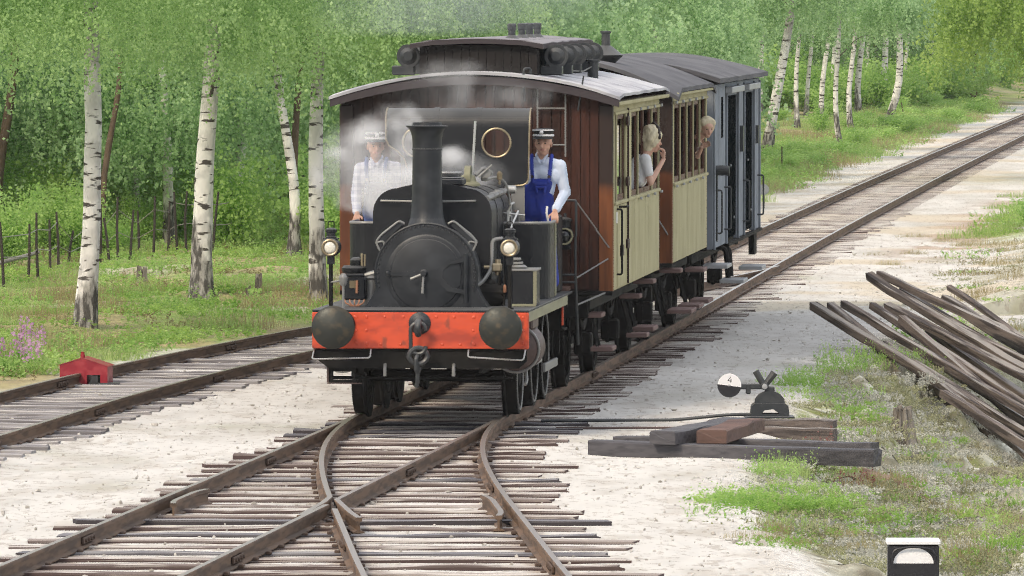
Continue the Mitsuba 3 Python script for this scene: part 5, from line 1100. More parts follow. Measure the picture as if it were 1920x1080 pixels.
# fence
fk = thing('wire_fence', 'old wire fence with thin dark posts at the edge of the wood', 'fence'); tops = []
for px, py, h in ((8, 540, .95), (52, 525, .85), (72, 522, 1.0), (94, 513, .85), (110, 508, .95), (128, 500, .6), (187, 490, .75), (206, 488, .5), (222, 484, .82), (243, 482, .6), (261, 480, .6), (287, 478, .8), (315, 474, .65), (333, 472, .8), (350, 470, .8), (398, 468, .8), (440, 466, .8)):
    q = on_ground(px, py + 4); h += .18 if px > 150 else 0; t = q + [random.gauss(0, .05), 0, h]; put(fk, 'post', tube([q - [0, 0, .15], (q + t) / 2 + [random.gauss(0, .012), 0, 0], t], [.024, .021, .017], 7), 'fence_wood'); tops.append((q, t))
for u in (.45, .8):
    put(fk, 'wire', tube(np.array([a + (b - a) * u * random.uniform(.92, 1.05) for a, b in tops]), .007, 4), 'grey_log')
a, b = on_ground(-12, 528), on_ground(73, 518); solo('fallen_log', tube(np.linspace(a + [0, 0, .25], b + [0, 0, .35], 6), [.034, .034, .032, .031, .03, .026], 9), 'grey_log', 'grey log propped against the fence posts', 'log')

# ------------------------------------------------------------------ leaves, trees and plants
def leaf_mesh(c, long, wide, l, w):
    """Diamond leaves: centres, long axes, wide axes, lengths, widths."""
    n = len(c); l = np.broadcast_to(l, (n,))[:, None]; w = np.broadcast_to(w, (n,))[:, None]
    v = np.stack([c - long * l / 2, c + wide * w / 2 - long * l * .08, c + long * l / 2, c - wide * w / 2 - long * l * .08], 1).reshape(-1, 3); i = np.arange(n)[:, None] * 4
    return v, np.vstack([i + [0, 1, 2], i + [0, 2, 3]])


def unit(v): return v / (np.linalg.norm(v, axis=-1, keepdims=True) + 1e-9)
def rand_axes(r, n, down=.8):
    lo = unit(r.normal(0, 1, (n, 3)) * [1, 1, .8] + [0, 0, -down]); wi = unit(np.cross(lo, r.normal(0, 1, (n, 3)))); return lo, wi


def birch_crown(seed, z0, z1, R, twigs, per, leaf, drop=(.5, 1.5), low=.5):
    r = np.random.default_rng(seed); u = r.random(twigs * 4) ** (1 / (1 + low) if low < 0 else 1 + low); h = z0 + (z1 - z0) * u; a = r.uniform(0, 2 * np.pi, len(h)); f = (h - z0) / (z1 - z0)
    rr = R * (.55 + .45 * np.sin(np.clip(f * 1.2 + .35, 0, 1) * np.pi)) * np.clip(1.15 - f ** 3, .15, 1) * np.sqrt(r.uniform(.04, 1, len(h)))
    p = np.stack([rr * np.cos(a), rr * np.sin(a), h], 1); keep = meshkit.fbm(p * [.8, .8, .9], 2, seed) > .52; p = p[keep][:twigs]; n = len(p)
    L = r.uniform(*drop, n); t = r.random((n, per)); out = unit(p * [1, 1, 0]); out = out + r.normal(0, .4, out.shape) * [1, 1, 0]
    c = p[:, None] + out[:, None] * (t * .35 * L[:, None])[..., None] + np.array([0, 0, -1]) * (t ** 1.25 * L[:, None])[..., None]
    c = c.reshape(-1, 3) + r.normal(0, .036, (n * per, 3)); lo, wi = rand_axes(r, len(c)); s = r.uniform(.7, 1.3, len(c)) * leaf
    return leaf_mesh(c, lo, wi, s * 1.15, s * .85)


def bush_mesh(seed, H, R, n, leaf):
    r = np.random.default_rng(seed); ns = 26; a = r.uniform(0, 2 * np.pi, ns); tip = np.stack([np.cos(a) * R * r.uniform(.2, 1, ns), np.sin(a) * R * r.uniform(.2, 1, ns), H * r.uniform(.45, 1, ns)], 1)
    i = r.integers(0, ns, n); t = r.uniform(.15, 1.0, n) ** .75; c = tip[i] * np.stack([t ** 1.2, t ** 1.2, t], 1) + r.normal(0, .075 * H / 1.6 + .03, (n, 3)); c[:, 2] = np.abs(c[:, 2])
    lo, wi = rand_axes(r, n, .1); s = r.uniform(.6, 1.3, n) * leaf; return leaf_mesh(c, lo, wi, s * 1.2, s * .8)


def conifer_mesh(seed, H, n_needle=16):
    r = np.random.default_rng(seed); C, Lo, W, S = [], [], [], []
    h = .35
    while h < H:
        f = h / H; L0 = (1 - f) * .27 * H + .15
        for b in range(6):
            a = r.uniform(0, 2 * np.pi); L = L0 * r.uniform(.7, 1.15); d = np.array([math.cos(a), math.sin(a), 0]); m = int(L / .10) + 2; t = np.linspace(.1, 1, m)
            base = np.array([0, 0, h]) + d * (t * L)[:, None] + np.array([0, 0, 1]) * (-.30 * L * t + .22 * L * t ** 2)[:, None]; side = np.cross(d, [0, 0, 1])
            for k in range(n_needle):
                sp = r.normal(0, 1, (m, 1)); dirn = unit(d * 1.0 + side * sp * .9 + np.array([0, 0, 1]) * r.normal(-.1, .35, (m, 1))); ln = r.uniform(.08, .2, m) * (1.2 - .5 * t); C.append(base + dirn * ln[:, None] * .5 + side * sp * .05 + r.normal(0, .03, (m, 3))); Lo.append(dirn); W.append(unit(np.cross(dirn, r.normal(0, 1, (m, 3))))); S.append(ln)
        h += r.uniform(.16, .26)
    C, Lo, W, S = map(np.concatenate, (C, Lo, W, S)); return leaf_mesh(C, Lo, W, S, S * .24 + .006)


def blades(seed, n, R, H, w, lean=.35, kind='grass'):
    r = np.random.default_rng(seed); rad = R * np.sqrt(r.random(n)); a = r.uniform(0, 2 * np.pi, n); p = np.stack([rad * np.cos(a), rad * np.sin(a), -.03 * np.ones(n)], 1)
    if kind == 'grass':
        h = H * r.uniform(.4, 1.1, n) * (1 - .5 * (rad / R) ** 2); b = r.uniform(0, 2 * np.pi, n); ld = np.stack([np.cos(b), np.sin(b), 0 * b], 1); sd = np.stack([-np.sin(b), np.cos(b), 0 * b], 1); l = lean * h * r.uniform(.3, 1.5, n)
        m = p + ld * (l * .35)[:, None] + [0, 0, 1] * (h * .6)[:, None]; t = p + ld * l[:, None] + [0, 0, 1] * h[:, None]; w_ = w * r.uniform(.6, 1.2, n)[:, None]
        v = np.stack([p - sd * w_ / 2, p + sd * w_ / 2, m - sd * w_ * .4, m + sd * w_ * .4, t], 1).reshape(-1, 3); i = np.arange(n)[:, None] * 5
        return v, np.vstack([i + [0, 1, 3], i + [0, 3, 2], i + [2, 3, 4]])
    ns = max(8, n // 14); j = r.integers(0, ns, n); hs = H * r.uniform(.5, 1.1, ns); q = p[:ns]; t = r.uniform(.15, 1, n); ln = r.normal(0, lean * H, (ns, 3)) * [1, 1, 0]
    c = q[j] + ln[j] * (t ** 1.5)[:, None] + [0, 0, 1] * (t * hs[j])[:, None] + r.normal(0, w * .45, (n, 3)); lo, wi = rand_axes(r, n, -.3); s = w * r.uniform(.6, 1.3, n); return leaf_mesh(c, lo, wi, s * 1.3, s * .8)


def group(name, mesh, mat):
    scene[name] = {'type': 'shapegroup', 'piece': mikit.ply(mesh, mat)}; return name


def inst(key_, g, M): scene[key_] = {'type': 'instance', 'shape': {'type': 'ref', 'id': g}, 'to_world': T(M)}


NEAR = [group(f'near_crown_group_{i}', birch_crown(50 + i, (4.5, 4.3, 4.2)[i], 7.6, 3.3, 1750, 40, .046, (.7, 1.8), .9), 'birch_leaf') for i in range(3)]
FAR = [group(f'far_crown_group_{i}', birch_crown(60 + i, 2.8, 6.6, 2.5, 960, 27, .080, (.7, 2.0), .7), 'birch_leaf_hazed') for i in range(4)]
HIGH = [group(f'high_crown_group_{i}', birch_crown(70 + i, 4.6, 7.6, 2.6, 950, 26, .080, (.5, 1.6), .7), 'birch_leaf_hazed') for i in range(2)]
YEL = group('yellow_crown_group', birch_crown(75, 3.4, 8.5, 4.2, 3600, 26, .075, (.7, 1.9), .9), 'yellow_leaf')
MOSS = [group(f'moss_group_{i}', blades(130 + i, 1100, .55, .055, .016, .5, 'leaf'), ('moss_leaf', 'lichen_leaf')[i]) for i in range(2)]
BUSH = [group(f'bush_group_{i}', bush_mesh(80 + i, 1.0, .55, 4200, .040), 'bush_leaf') for i in range(3)]
FBUSH = [group(f'far_bush_group_{i}', bush_mesh(85 + i, 1.0, .6, 1800, .062), 'bush_leaf') for i in range(3)]
CON = [group(f'conifer_group_{i}', conifer_mesh(90 + i, 7.0, 12), 'needle') for i in range(2)]
GRASS = [group('grass_group_0', blades(1, 260, .55, .26, .010), 'grass_blade'), group('grass_group_1', blades(2, 220, .55, .30, .008), 'dry_blade'), group('herb_group_0', blades(3, 420, .5, .16, .030, .3, 'leaf'), 'herb_leaf'), group('herb_group_1', blades(4, 420, .5, .24, .026, .35, 'leaf'), 'bush_leaf'), group('heather_group', blades(5, 420, .5, .15, .016, .35, 'leaf'), 'heather_leaf')]


def trunk_mesh(base, top, r0, H, seed, sides=14, wob=.05, flare=.5):
    """A tapered trunk that passes from base towards the point top, with root flare and slight bends."""
    r = np.random.default_rng(seed); base, top = np.array(base, float), np.array(top, float); d = (top - base) / max(top[2] - base[2], .1); n = 26; t = np.concatenate([np.linspace(-.03, .12, 8), np.linspace(.15, 1, n - 8)]); z = t * H
    b = r.normal(0, wob, (2, 3)); off = np.stack([b[0] @ np.sin(np.outer([1, 2.3, 4.1], t * 3)), b[1] @ np.sin(np.outer([1, 2.3, 4.1], t * 3)), 0 * t], 1)
    p = base + d * z[:, None] + off; rad = r0 * (1 - .8 * t) * (1 + flare * np.exp(-np.clip(z, 0, 9) / .22)); m = tube(p, rad, sides, True)
    v = m.vertices; k = meshkit.fbm(v * [7, 7, 2.2], 3, seed) - .5; nn = unit(v - np.concatenate([np.repeat(p, sides, 0), p[:1], p[-1:]])); v += nn * (k * .35 * r0)[:, None]; return m, p, rad


def limbs_meshes(p, rad, seed, n=11, z0=2.9):
    """Thin limbs that leave the trunk at a steep angle and droop only at their tips."""
    r = np.random.default_rng(seed); out = []
    for i in range(n):
        j = r.integers(9, len(p) - 3); a = r.uniform(0, 6.28); L = r.uniform(.7, 1.9); s = np.linspace(0, 1, 8); d = np.array([math.cos(a), math.sin(a), 0])
        if p[j][2] - p[0][2] < z0: continue
        w = np.cumsum(r.normal(0, .035, (8, 3)), 0) * s[:, None]; q = p[j] + d * (s ** .9 * L * .75)[:, None] + np.array([0, 0, 1]) * (.85 * L * s - .55 * L * s ** 3)[:, None] + w
        out.append(tube(q, rad[j] * .26 * (1 - .88 * s) + .003, 6))
    return out


def special_birch(base_px, top_px, r0, label, H=10.5, crown=None, cs=1.0, seed=0, depth=None, mat='birch_bark', flare=.5, rot=None, name='birch_tree', wob=.05):
    g = on_ground(*base_px) if depth is None else np.array([ray(base_px[0], 0)[0] / ray(base_px[0], 0)[1] * depth, depth, 0]); g[2] = float(height(g[0], g[1]))
    r = ray(*top_px); t = np.array([0, 0, CAM_H]) + r * (g[1] / r[1])
    k = thing(name, label, 'tree'); m, p, rad = trunk_mesh(g, t, r0, H, seed, flare=flare, wob=wob); put(k, 'trunk', m, mat, 40)
    for lm in limbs_meshes(p, rad, seed + 1): put(k, 'limb', lm, 'dark_bark', 40)
    if crown: inst(k + '__crown', crown, pose(p[12] * [1, 1, 0] + [0, 0, g[2]], rot if rot is not None else seed * 1.7, cs))
    return k


special_birch((160, 613), (170, 0), .138, 'nearest birch on the left, straight white trunk behind the red box', 10.5, NEAR[0], 1.0, 1, flare=.28)
special_birch((377, 556), (404, 0), .152, 'stout birch with dark furrowed foot and white trunk leaning slightly', 11, NEAR[1], 1.0, 2, flare=.40)
special_birch((597, 562), (602, 0), .122, 'grey mottled birch standing beside the engine', 10.5, NEAR[2], 1.0, 3, flare=.25)
special_birch((550, 482), (531, 120), .095, 'pale stem of the twin birch behind the grey mottled one', 8.5, HIGH[0], .9, 4)
special_birch((556, 480), (566, 150), .075, 'thin dark stem of the twin birch behind the grey mottled one', 7.5, HIGH[1], .9, 5, mat='brown_bark')
special_birch((196, 478), (203, 30), .06, 'thin brown pine trunk with bare twigs behind the nearest birch', 9, None, 1, 6, mat='brown_bark', name='pine_tree', flare=.2)
special_birch((1437, 292), (1484, 0), .16, 'curved birch leaning to the right just behind the grey van', 10, HIGH[0], 1.0, 7, wob=.10)
special_birch((1577, 283), (1576, 70), .085, 'slim upright birch at the verge right of the grey van', 9, HIGH[1], .9, 8)
special_birch((1595, 246), (1600, 90), .095, 'slim birch just behind the upright one at the verge', 9, HIGH[0], .9, 9)
special_birch((1540, 231), (1552, 110), .10, 'short leaning white birch stem left of the slim pair', 9, HIGH[1], .95, 10)
special_birch((1664, 231), (1692, 0), .14, 'tall birch leaning right at the bend of the verge', 10, HIGH[0], .95, 11, wob=.09)
special_birch((1649, 207), (1656, 120), .15, 'thick pale birch foot behind the tall leaning one', 9, HIGH[1], 1, 12)
special_birch((1683, 202), (1687, 120), .09, 'white birch stem directly right of the tall leaning one', 9, HIGH[0], 1, 13)
special_birch((1702, 196), (1702, 120), .08, 'thin white birch stem farther right in the cluster at the bend', 9, HIGH[1], 1, 14)
special_birch((1424, 214), (1432, 100), .12, 'white birch stem seen at the back edge of the grey van roof', 9, HIGH[0], 1, 15)
special_birch((1487, 164), (1490, 100), .12, 'small white birch stem between the curved birch and the slim pair', 9, HIGH[1], 1, 16)
special_birch((1040, 250), (1050, 0), .15, 'birch whose white stem rises above the clerestory carriage roof', 10, HIGH[0], 1, 17, depth=178)
special_birch((893, 250), (896, 0), .06, 'thin pale stem showing above the front end of the clerestory', 9, HIGH[1], 1, 18, depth=205)
special_birch((1824, 190), (1822, 0), .16, 'dark-stemmed birch standing left of the line where it leaves the view', 10.5, YEL, 1.3, 19, depth=342, mat='brown_bark')
special_birch((2105, 190), (2105, 0), .16, 'yellow-green birch whose hanging boughs fill the upper right corner', 10.5, YEL, 1.1, 20, depth=196)
for i, (px, py, tx) in enumerate(((1512, 215, 1518), (1560, 205, 1562), (1610, 214, 1614), (1628, 196, 1630), (1470, 196, 1476), (1454, 182, 1456), (1715, 186, 1720), (1735, 180, 1736), (1526, 178, 1530), (1585, 184, 1586), (1672, 182, 1674), (1750, 172, 1751), (1495, 240, 1503), (1640, 178, 1645))):
    special_birch((px, py), (tx, 90), .085 + .02 * (i % 3), 'slim white-stemmed birch in the far stand right of the van', 9, HIGH[i % 2], 1.0, 130 + i); labels[[q for q in labels if q.startswith('birch_tree')][-1]]['group'] = 'slim birches of the far stand'
TR = []
for i in range(4):
    m, p, rad = trunk_mesh((0, 0, 0), (random.gauss(0, .3), random.gauss(0, .3), 4), .11, 9.5, 100 + i, 9); TR.append([mikit.ply(m, b, smooth=40) for b in ('birch_bark', 'brown_bark')])


def in_train_way(x, y, d=3.2): return abs(x - float(xm(y))) < d or (y < 130 and abs(x - float(xs_(np.clip(y, 30, 128)))) < 2.2)


def filler(x, y, kind, s):
    z = float(height(x, y)); M = pose((x, y, z), random.uniform(0, 6.28), s)
    if kind == 'conifer':
        k = thing('conifer_tree', 'dense green conifer among the birches of the wood', 'tree', 'conifers in the wood'); inst(k + '__crown', random.choice(CON), M)
        scene[k + '__trunk'] = {**random.choice(TR)[1], 'to_world': T(pose((x, y, z), 0, (.6, .6, .6)))}
    else:
        k = thing('forest_birch', 'leafy birch standing among others in the wood', 'tree', 'birches filling the wood'); inst(k + '__crown', random.choice(FAR), M)
        scene[k + '__trunk'] = {**random.choice(TR)[0 if random.random() < .8 else 1], 'to_world': T(pose((x, y, z), random.uniform(0, 6.28), (s * random.uniform(.6, 1.1),) * 2 + (s,)))}


rr_ = random.Random(11)
yv = 136.0
while yv < 200:                                   # the wood on the left, behind the fence
    for x in np.arange(-.085 * yv, -.012 * yv, 2.7):
        x_, y_ = x + rr_.uniform(-1.1, 1.1), yv + rr_.uniform(-1.6, 1.6)
        if in_train_way(x_, y_) or x_ > xm(y_) - 4 or (470 < 960 + x_ / y_ * FOCAL < 610 and y_ < 152): continue
        filler(x_, y_, 'conifer' if rr_.random() < (.14 if x_ < -.045 * y_ else .08) else 'birch', rr_.uniform(.75, 1.1))
    yv += 4.6
yv = 150.0
while yv < 420:                                   # the wood behind the train, left of the line
    for x in np.arange(-.02 * yv, min(.075 * yv, float(xm(yv)) - 5.0), 3.6 if yv < 300 else 4.6):
        x_, y_ = x + rr_.uniform(-1.5, 1.5), yv + rr_.uniform(-3, 3)
        if in_train_way(x_, y_, 5.2) or (1270 < 960 + x_ / y_ * FOCAL < 1770 and y_ < 315): continue
        filler(x_, y_, 'conifer' if rr_.random() < .15 else 'birch', rr_.uniform(.85, 1.25))
    yv += 9.0 if yv < 300 else 14
for i in range(60):                               # the wood goes on to both sides of the view
    y_ = rr_.uniform(112, 230); x_ = -rr_.uniform(.088, .17) * y_; filler(x_, y_, 'birch', rr_.uniform(.8, 1.15))
for i in range(50):
    y_ = rr_.uniform(150, 330); x_ = float(xm(y_)) + rr_.uniform(15, 34)
    if x_ / y_ > .082: filler(x_, y_, 'birch', rr_.uniform(.8, 1.2))
wood = thing('distant_wood', 'far mass of pale green trees closing the view', None, kind='stuff')
for i in range(110):
    y_ = rr_.uniform(425, 520); x_ = rr_.uniform(-.05 * y_, .085 * y_); inst(f'{wood}__{i + 1:03d}', rr_.choice(FAR), pose((x_, y_, float(height(x_, y_)) - 1.5), rr_.uniform(0, 6.28), rr_.uniform(1.3, 1.9)))


def bush(x, y, h, w, far=False, label='light green young birch bush behind the left birches', grp='bushes behind the left birches'):
    k = key('bush'); inst(k, rr_.choice(FBUSH if far else BUSH), pose((x, y, float(height(x, y)) - .05), rr_.uniform(0, 6.28), (w, w, h)))
    labels[k] = {'label': label, 'category': 'bush', 'group': grp}


for px, py, h, w in ((285, 500, 1.0, 1.3), (330, 492, 1.3, 1.5), (430, 505, 1.5, 1.8), (462, 498, 1.5, 1.7), (250, 500, .9, 1.1), (215, 512, .7, 1.0), (420, 480, 1.4, 1.8), (365, 478, 1.3, 1.5), (630, 480, 1.3, 1.5), (20, 505, 1.1, 1.4), (150, 480, 1.0, 1.3), (100, 478, 1.2, 1.6)):
    q = on_ground(px, py - 34 if 180 < px < 480 else py); bush(q[0], q[1], h * rr_.uniform(1.0, 1.25), w * .9)
for i in range(24):
    y_ = rr_.uniform(139, 150); x_ = rr_.uniform(-.068 * y_, -.040 * y_); bush(x_, y_, rr_.uniform(1.2, 2.4), rr_.uniform(1.2, 2.0))
for i in range(46):
    y_ = rr_.uniform(134, 176); x_ = rr_.uniform(-.068 * y_, -.016 * y_)
    if not in_train_way(x_, y_, 4) and x_ < xm(y_) - 4 and not (490 < 960 + x_ / y_ * FOCAL < 600 and y_ < 148): bush(x_, y_, rr_.uniform(.9, 2.1), rr_.uniform(1.2, 2.2))
for i in range(120):
    y_ = rr_.uniform(150, 330); x_ = float(xm(y_)) - 3.1 - abs(rr_.gauss(0, 1)) * (1.1 if rr_.random() < .5 else 5); far_ = y_ > 170
    if 960 + x_ / y_ * FOCAL > 1380 and not (x_ < xm(y_) - 5.2 and y_ < 250): bush(x_, y_, rr_.uniform(.3, .7) if x_ > xm(y_) - 5 else rr_.uniform(.3, .95), rr_.uniform(.8, 1.6), far_, 'low green bush on the verge left of the far track', 'bushes on the far verge')
for i in range(130):
    y_ = rr_.uniform(305, 410); x_ = rr_.uniform(.02 * y_, min(.075 * y_, float(xm(y_)) - 4.5)); bush(x_, y_, rr_.uniform(1.2, 2.6), rr_.uniform(1.6, 3.0), True, 'pale bush filling the far wood under the birches', 'bushes of the far wood')
for i in range(16):
    y_ = rr_.uniform(148, 212); x_ = 9.2 + (y_ - 148) * .128 + abs(rr_.gauss(0, 1.3)); bush(x_, y_, rr_.uniform(.35, .8), rr_.uniform(.8, 1.4), True, 'low leafy bush in the green patch right of the far track', 'bushes right of the far track')


def scatter(name, label, spots):
    k = thing(name, label, None, kind='stuff')
    for i, (x, y, g, s, h) in enumerate(spots): inst(f'{k}__{i + 1:03d}', g, pose((x, y, float(height(x, y))), rr_.uniform(0, 6.28), (s, s, h)))


sp = []
while len(sp) < 1350:
    y_ = rr_.uniform(78, 152) if rr_.random() < .8 else rr_.uniform(130, 175); x_ = rr_.uniform(-.075 * y_ - 1, -.005 * y_)
    gl = float(green_line(np.array(y_)))
    if x_ > gl - .12 + rr_.gauss(0, .15) or in_train_way(x_, y_, 3.0): continue
    n = float(meshkit.fbm(np.array([x_ * .4, y_ * .4, 0]), 2, 31)); u = rr_.random()
    g = GRASS[4] if n > .58 and u < .6 else GRASS[1] if u < .2 else GRASS[0] if u < .38 else GRASS[2] if u < .80 else GRASS[3]
    sp.append((x_, y_, g, rr_.uniform(.8, 1.5), rr_.uniform(.55, 1.15)))
scatter('forest_floor_plants', 'heath plants, grass and bilberry covering the forest floor on the left', sp)
sp = []
while len(sp) < 520:
    y_ = rr_.uniform(132, 330); x_ = float(xm(y_)) - 2.6 - abs(rr_.gauss(0, 2.2)); n = rr_.random(); sp.append((x_, y_, GRASS[0] if n < .4 else GRASS[3] if n < .8 else GRASS[1], rr_.uniform(1.0, 1.9), rr_.uniform(.9, 1.8)))
for i in range(190):
    y_ = rr_.uniform(146, 216); x_ = 8.5 + (y_ - 148) * .126 + abs(rr_.gauss(0, 1.6)); sp.append((x_, y_, rr_.choice([GRASS[0], GRASS[3], GRASS[2]]), rr_.uniform(1.0, 1.7), rr_.uniform(.9, 1.6)))
scatter('verge_plants', 'green weeds and grass on the verges of the far track', sp)
sp = []
def tuft(px, py, g, s, h, n=1, spread=18, sy=8):
    for i in range(n):
        q = on_ground(px + rr_.gauss(0, spread), py + rr_.gauss(0, sy)); sp.append((q[0], q[1], g if not isinstance(g, list) else rr_.choice(g), s * rr_.uniform(.7, 1.2), h * rr_.uniform(.7, 1.25)))
G0, G1, G2, G3, G4 = GRASS
tuft(1400, 942, [G2, G2, G3], .65, .55, 20, 36, 9); tuft(1475, 955, [G2, G3, G2], .7, .6, 26, 45, 14); tuft(1550, 965, [G3, G2, G2, G0], .7, .65, 26, 55, 20); tuft(1470, 890, [G3, G3, G0], .5, .8, 12, 35, 8); tuft(1545, 880, [G3, G0], .5, .7, 7, 30, 8)
tuft(1640, 935, [G2, G3, G1], .65, .55, 18, 60, 26); tuft(1740, 985, [G2, G3, G2], .65, .6, 18, 60, 30); tuft(1850, 1030, [G2, G3, G1], .7, .7, 22, 55, 28); tuft(1560, 1020, [G1, G2], .5, .35, 14, 55, 10)
tuft(1598, 690, [G3], .5, 1.1, 8, 20, 10); tuft(1655, 690, [G3], .45, 1.0, 5, 12, 6); tuft(1500, 718, [G3, G2], .5, .6, 12, 22, 9); tuft(1555, 750, [G2, G3], .5, .55, 16, 40, 12); tuft(1610, 790, [G2, G3], .5, .5, 14, 32, 14); tuft(1570, 830, [G2], .45, .5, 7, 22, 8)
tuft(1790, 885, [G2, G4], .5, .5, 8, 60, 24); tuft(1745, 820, [G2, G4], .45, .5, 7, 35, 20); tuft(1885, 950, [G2, G3], .55, .6, 10, 35, 30); tuft(1450, 800, [G0], .35, .5, 4, 50, 5); tuft(1690, 862, [G3, G2], .5, .6, 4, 26, 8)
tuft(1720, 690, [G3], .45, .8, 5, 36, 16); tuft(1800, 660, [G3], .45, .7, 5, 50, 24); tuft(1440, 1002, [G1, G2], .4, .35, 5, 26, 8); tuft(1850, 560, [G1, G2], .6, .45, 10, 60, 26); tuft(1750, 480, [G1, G4], .6, .4, 12, 80, 18)
tuft(1880, 410, [G0, G3], .9, .8, 8, 40, 22)
scatter('bank_plants', 'green grass, herbs and seedlings growing over the sandy bank on the right', sp)
sp = []
while len(sp) < 820:
    y_ = rr_.uniform(64, 112); x_ = rr_.uniform(1.8, .068 * y_); b_ = float(bank_mask(np.array(x_), np.array(y_)))
    if b_ < .004 + .04 * rr_.random(): continue
    n_ = float(meshkit.fbm(np.array([x_ * .9, y_ * .6, 4.0]), 2, 33)); sp.append((x_, y_, MOSS[int(n_ + rr_.gauss(0, .08) > .52)], rr_.uniform(.6, 1.3), rr_.uniform(.7, 1.6)))
for i in range(150):
    y_ = rr_.uniform(108, 165); x_ = float(xm(y_)) + 3.4 + abs(rr_.gauss(0, 3.2)); sp.append((x_, y_, rr_.choice([MOSS[0], MOSS[1], G4, G1]), rr_.uniform(.6, 1.2), rr_.uniform(.4, .9)))
scatter('bank_moss', 'grey-green moss and pale lichen cushions covering the bank on the right', sp)
# seedlings of pine, dock stems and fireweed
def sprig(name, px, py, H, mat, label, cat_, n=260, leaf=.03, w=.16, kind='leaf', grp=None):
    q = on_ground(px, py); v, f = blades(int(px * 7 + py), n, w, H, leaf, .22, kind); solo(name, trimesh.Trimesh(v + q, f, process=False), mat, label, cat_, grp, smooth=False)


for px, py, H in ((1745, 668, .30), (1795, 622, .34), (1832, 655, .3), (1890, 690, .28), (1770, 745, .22), (1815, 712, .26), (1885, 820, .24), (1690, 640, .25)): sprig('pine_seedling', px, py, H, 'bush_leaf', 'small green seedling sprouting between the old timbers', 'plant', 240, .030, .11, grp='seedlings among the old timbers')
for px, py, H in ((1535, 900, .42), (1520, 896, .38), (1590, 925, .32), (1620, 935, .30), (1555, 880, .45)): sprig('dock_plant', px, py, H, 'red_stem_leaf', 'reddish seeding dock stems in front of the tarred beams', 'plant', 150, .018, .16, grp='red dock plants')
for px, py, H, n in ((58, 700, .50, 90), (72, 702, .46, 80), (38, 698, .60, 100), (6, 706, .36, 70), (92, 706, .42, 60), (26, 706, .33, 60)):
    k = thing('fireweed_plant', 'pink flowering fireweed left of the red box', 'plant', 'fireweed beside the siding'); q = on_ground(px, py); r = np.random.default_rng(int(px)); ns = 4; C = []
    v, f = blades(int(px) + 5, 200, .16, H * .75, .045, .15, 'leaf'); put(k, 'leaves', trimesh.Trimesh(v + q, f, process=False), 'bush_leaf', False)
    tips = q + np.stack([r.normal(0, .09, ns), r.normal(0, .09, ns), H * r.uniform(.85, 1.2, ns)], 1); i = r.integers(0, ns, n); t = r.random(n)
    c = tips[i] - [0, 0, 1] * (t * H * .42)[:, None] + r.normal(0, .020, (n, 3)) * (.5 + t)[:, None]; lo, wi = rand_axes(r, len(c), .1); v, f = leaf_mesh(c, lo, wi, .042, .036); put(k, 'blossom', trimesh.Trimesh(v, f, process=False), 'pink_petal', False)
    put(k, 'stem', cat([tube([q + (t_ - q) * [.4, .4, 0], t_], [.006, .003], 4) for t_ in tips]), 'grass_blade')
# loose stones on the sand
r = np.random.default_rng(5); n = 8000; st = trimesh.creation.icosphere(subdivisions=0); yy = r.uniform(57, 150, n) ** 1.0; xx = r.uniform(-.07, .07, n) * yy
ok = (xx > green_line(yy) + .3) & ~((xx > 2.5) & (yy < 60)); xx, yy = xx[ok], yy[ok]; n = len(xx); s = .006 + .010 * r.random(n) ** 3 + .016 * r.random(n) ** 14; zz = height(xx, yy)
v = st.vertices[None] * (s[:, None, None] * r.uniform(.6, 1.3, (n, 1, 3))) * (1 + .25 * r.normal(0, 1, (n, 12, 1))) + np.stack([xx, yy, zz + s * .3], 1)[:, None]; f = (st.faces[None] + (np.arange(n) * 12)[:, None, None]).reshape(-1, 3)
principled('pebble', lambda p, n, uv: mix((.56, .53, .49), (.26, .24, .21), cell_rand(p.x * 9, p.y * 9, 0)), .9)
solo('gravel', trimesh.Trimesh(v.reshape(-1, 3), f, process=False), 'pebble', 'small stones scattered over the sand', None, kind='stuff', smooth=False)

# ------------------------------------------------------------------ steam drifting between the engine and the first carriage
def steam_grid(lo, hi, n, blobs, seed, cut, gain):
    ax = [np.linspace(lo[i], hi[i], n[i]) for i in range(3)]; z, y, x = np.meshgrid(ax[2], ax[1], ax[0], indexing='ij'); P = np.stack([x, y, z], -1); d = np.zeros(x.shape)
    warp = np.stack([meshkit.fbm(P * 1.7, 3, seed + k) - .5 for k in range(3)], -1) * .55
    for c, r, a in blobs: d = np.maximum(d, a * np.clip(1 - np.linalg.norm((P + warp - c) / r, axis=-1), 0, 1))
    t = meshkit.fbm(P * [3.4, 2.4, 3.4], 4, seed + 9); d = np.clip(d * (.10 + 1.9 * np.clip(t - cut, 0, 1) / (1 - cut)), 0, 1)
    for i, k in enumerate((2, 1, 0)):
        w = np.ones(n[k]); w[0] = w[-1] = 0; w[1] = w[-2] = .5; d *= w.reshape([-1 if j == i else 1 for j in range(3)])
    return (d * gain).astype(np.float32)


lo, hi = np.array([-1.75, 1.75, 1.80]), np.array([1.35, 5.45, 3.75])
blobs = [((-.55, 2.7, 2.42), (.50, .8, .46), 1.0), ((-.80, 2.8, 2.42), (.40, .7, .36), .9), ((-.60, 3.0, 2.42), (.42, .8, .42), 1.0), ((-.95, 3.0, 2.62), (.42, .7, .45), .62), ((-1.25, 3.2, 2.55), (.25, .6, .35), .4), ((-.45, 3.2, 2.78), (.35, .7, .35), .6), ((.12, 3.2, 2.48), (.36, .5, .24), .8), ((-1.0, 3.4, 2.80), (.35, .6, .28), .3), ((-.15, 4.7, 3.28), (.9, .6, .34), .10), ((.35, 4.6, 3.25), (.7, .6, .3), .07), ((-.5, 3.6, 2.95), (.5, .5, .28), .20)]
grid = steam_grid(lo, hi, (96, 72, 84), blobs, 41, .50, 13.5)
G = TM @ trimesh.transformations.translation_matrix(lo) @ np.diag([*(hi - lo), 1.0])
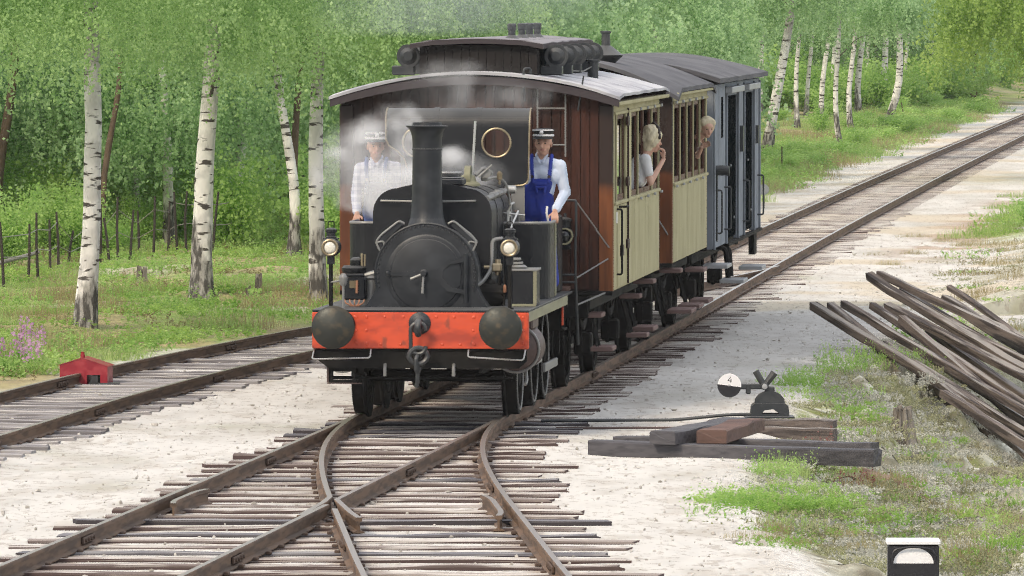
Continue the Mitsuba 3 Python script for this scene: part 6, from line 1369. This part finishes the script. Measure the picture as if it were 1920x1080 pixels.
C = TM @ trimesh.transformations.translation_matrix((lo + hi) / 2) @ np.diag([*((hi - lo) / 2), 1.0])
scene['steam'] = {'type': 'cube', 'to_world': T(C), 'bsdf': {'type': 'null'}, 'interior': {'type': 'heterogeneous', 'albedo': rgb((.97, .97, .98)), 'scale': 1.0,
                  'sigma_t': {'type': 'gridvolume', 'grid': mi.VolumeGrid(grid[..., None]), 'to_world': T(G), 'filter_type': 'trilinear'}, 'phase': {'type': 'isotropic'}}}
labels['steam'] = {'label': 'white steam drifting from the engine past the fireman', 'kind': 'stuff'}

lo2, hi2 = np.array([-2.3, 3.2, 3.80]), np.array([2.2, 13.0, 5.6])
grid2 = steam_grid(lo2, hi2, (56, 56, 40), [((-.5, 6, 4.2), (1.5, 2.5, .9), .8), ((-.1, 8, 4.6), (1.7, 3, .9), .7), ((.6, 10, 4.6), (1.4, 2.5, .8), .5)], 61, .20, .16)
G2_ = TM @ trimesh.transformations.translation_matrix(lo2) @ np.diag([*(hi2 - lo2), 1.0]); C2_ = TM @ trimesh.transformations.translation_matrix((lo2 + hi2) / 2) @ np.diag([*((hi2 - lo2) / 2), 1.0])
scene['smoke'] = {'type': 'cube', 'to_world': T(C2_), 'bsdf': {'type': 'null'}, 'interior': {'type': 'heterogeneous', 'albedo': rgb((.84, .90, .97)), 'scale': 1.0,
                  'sigma_t': {'type': 'gridvolume', 'grid': mi.VolumeGrid(grid2[..., None]), 'to_world': T(G2_), 'filter_type': 'trilinear'}, 'phase': {'type': 'isotropic'}}}
labels['smoke'] = {'label': 'thin bluish smoke drifting over the clerestory roof', 'kind': 'stuff'}

# ------------------------------------------------------------------ the air: faint summer haze
HB = {'type': 'homogeneous', 'albedo': rgb((.94, .95, .97)), 'sigma_t': .00014, 'phase': {'type': 'hg', 'g': .3}}
scene['air'] = HB
scene['haze'] = {'type': 'cube', 'to_world': T().translate([0, 420, 24]).scale([420, 640, 28]), 'bsdf': {'type': 'null'}, 'interior': {'type': 'ref', 'id': 'air'}}
labels['haze'] = {'label': 'faint summer haze over the line and the wood', 'kind': 'stuff'}
scene['camera']['medium'] = {'type': 'ref', 'id': 'air'}
scene['steam']['exterior'] = scene['smoke']['exterior'] = {'type': 'ref', 'id': 'air'}
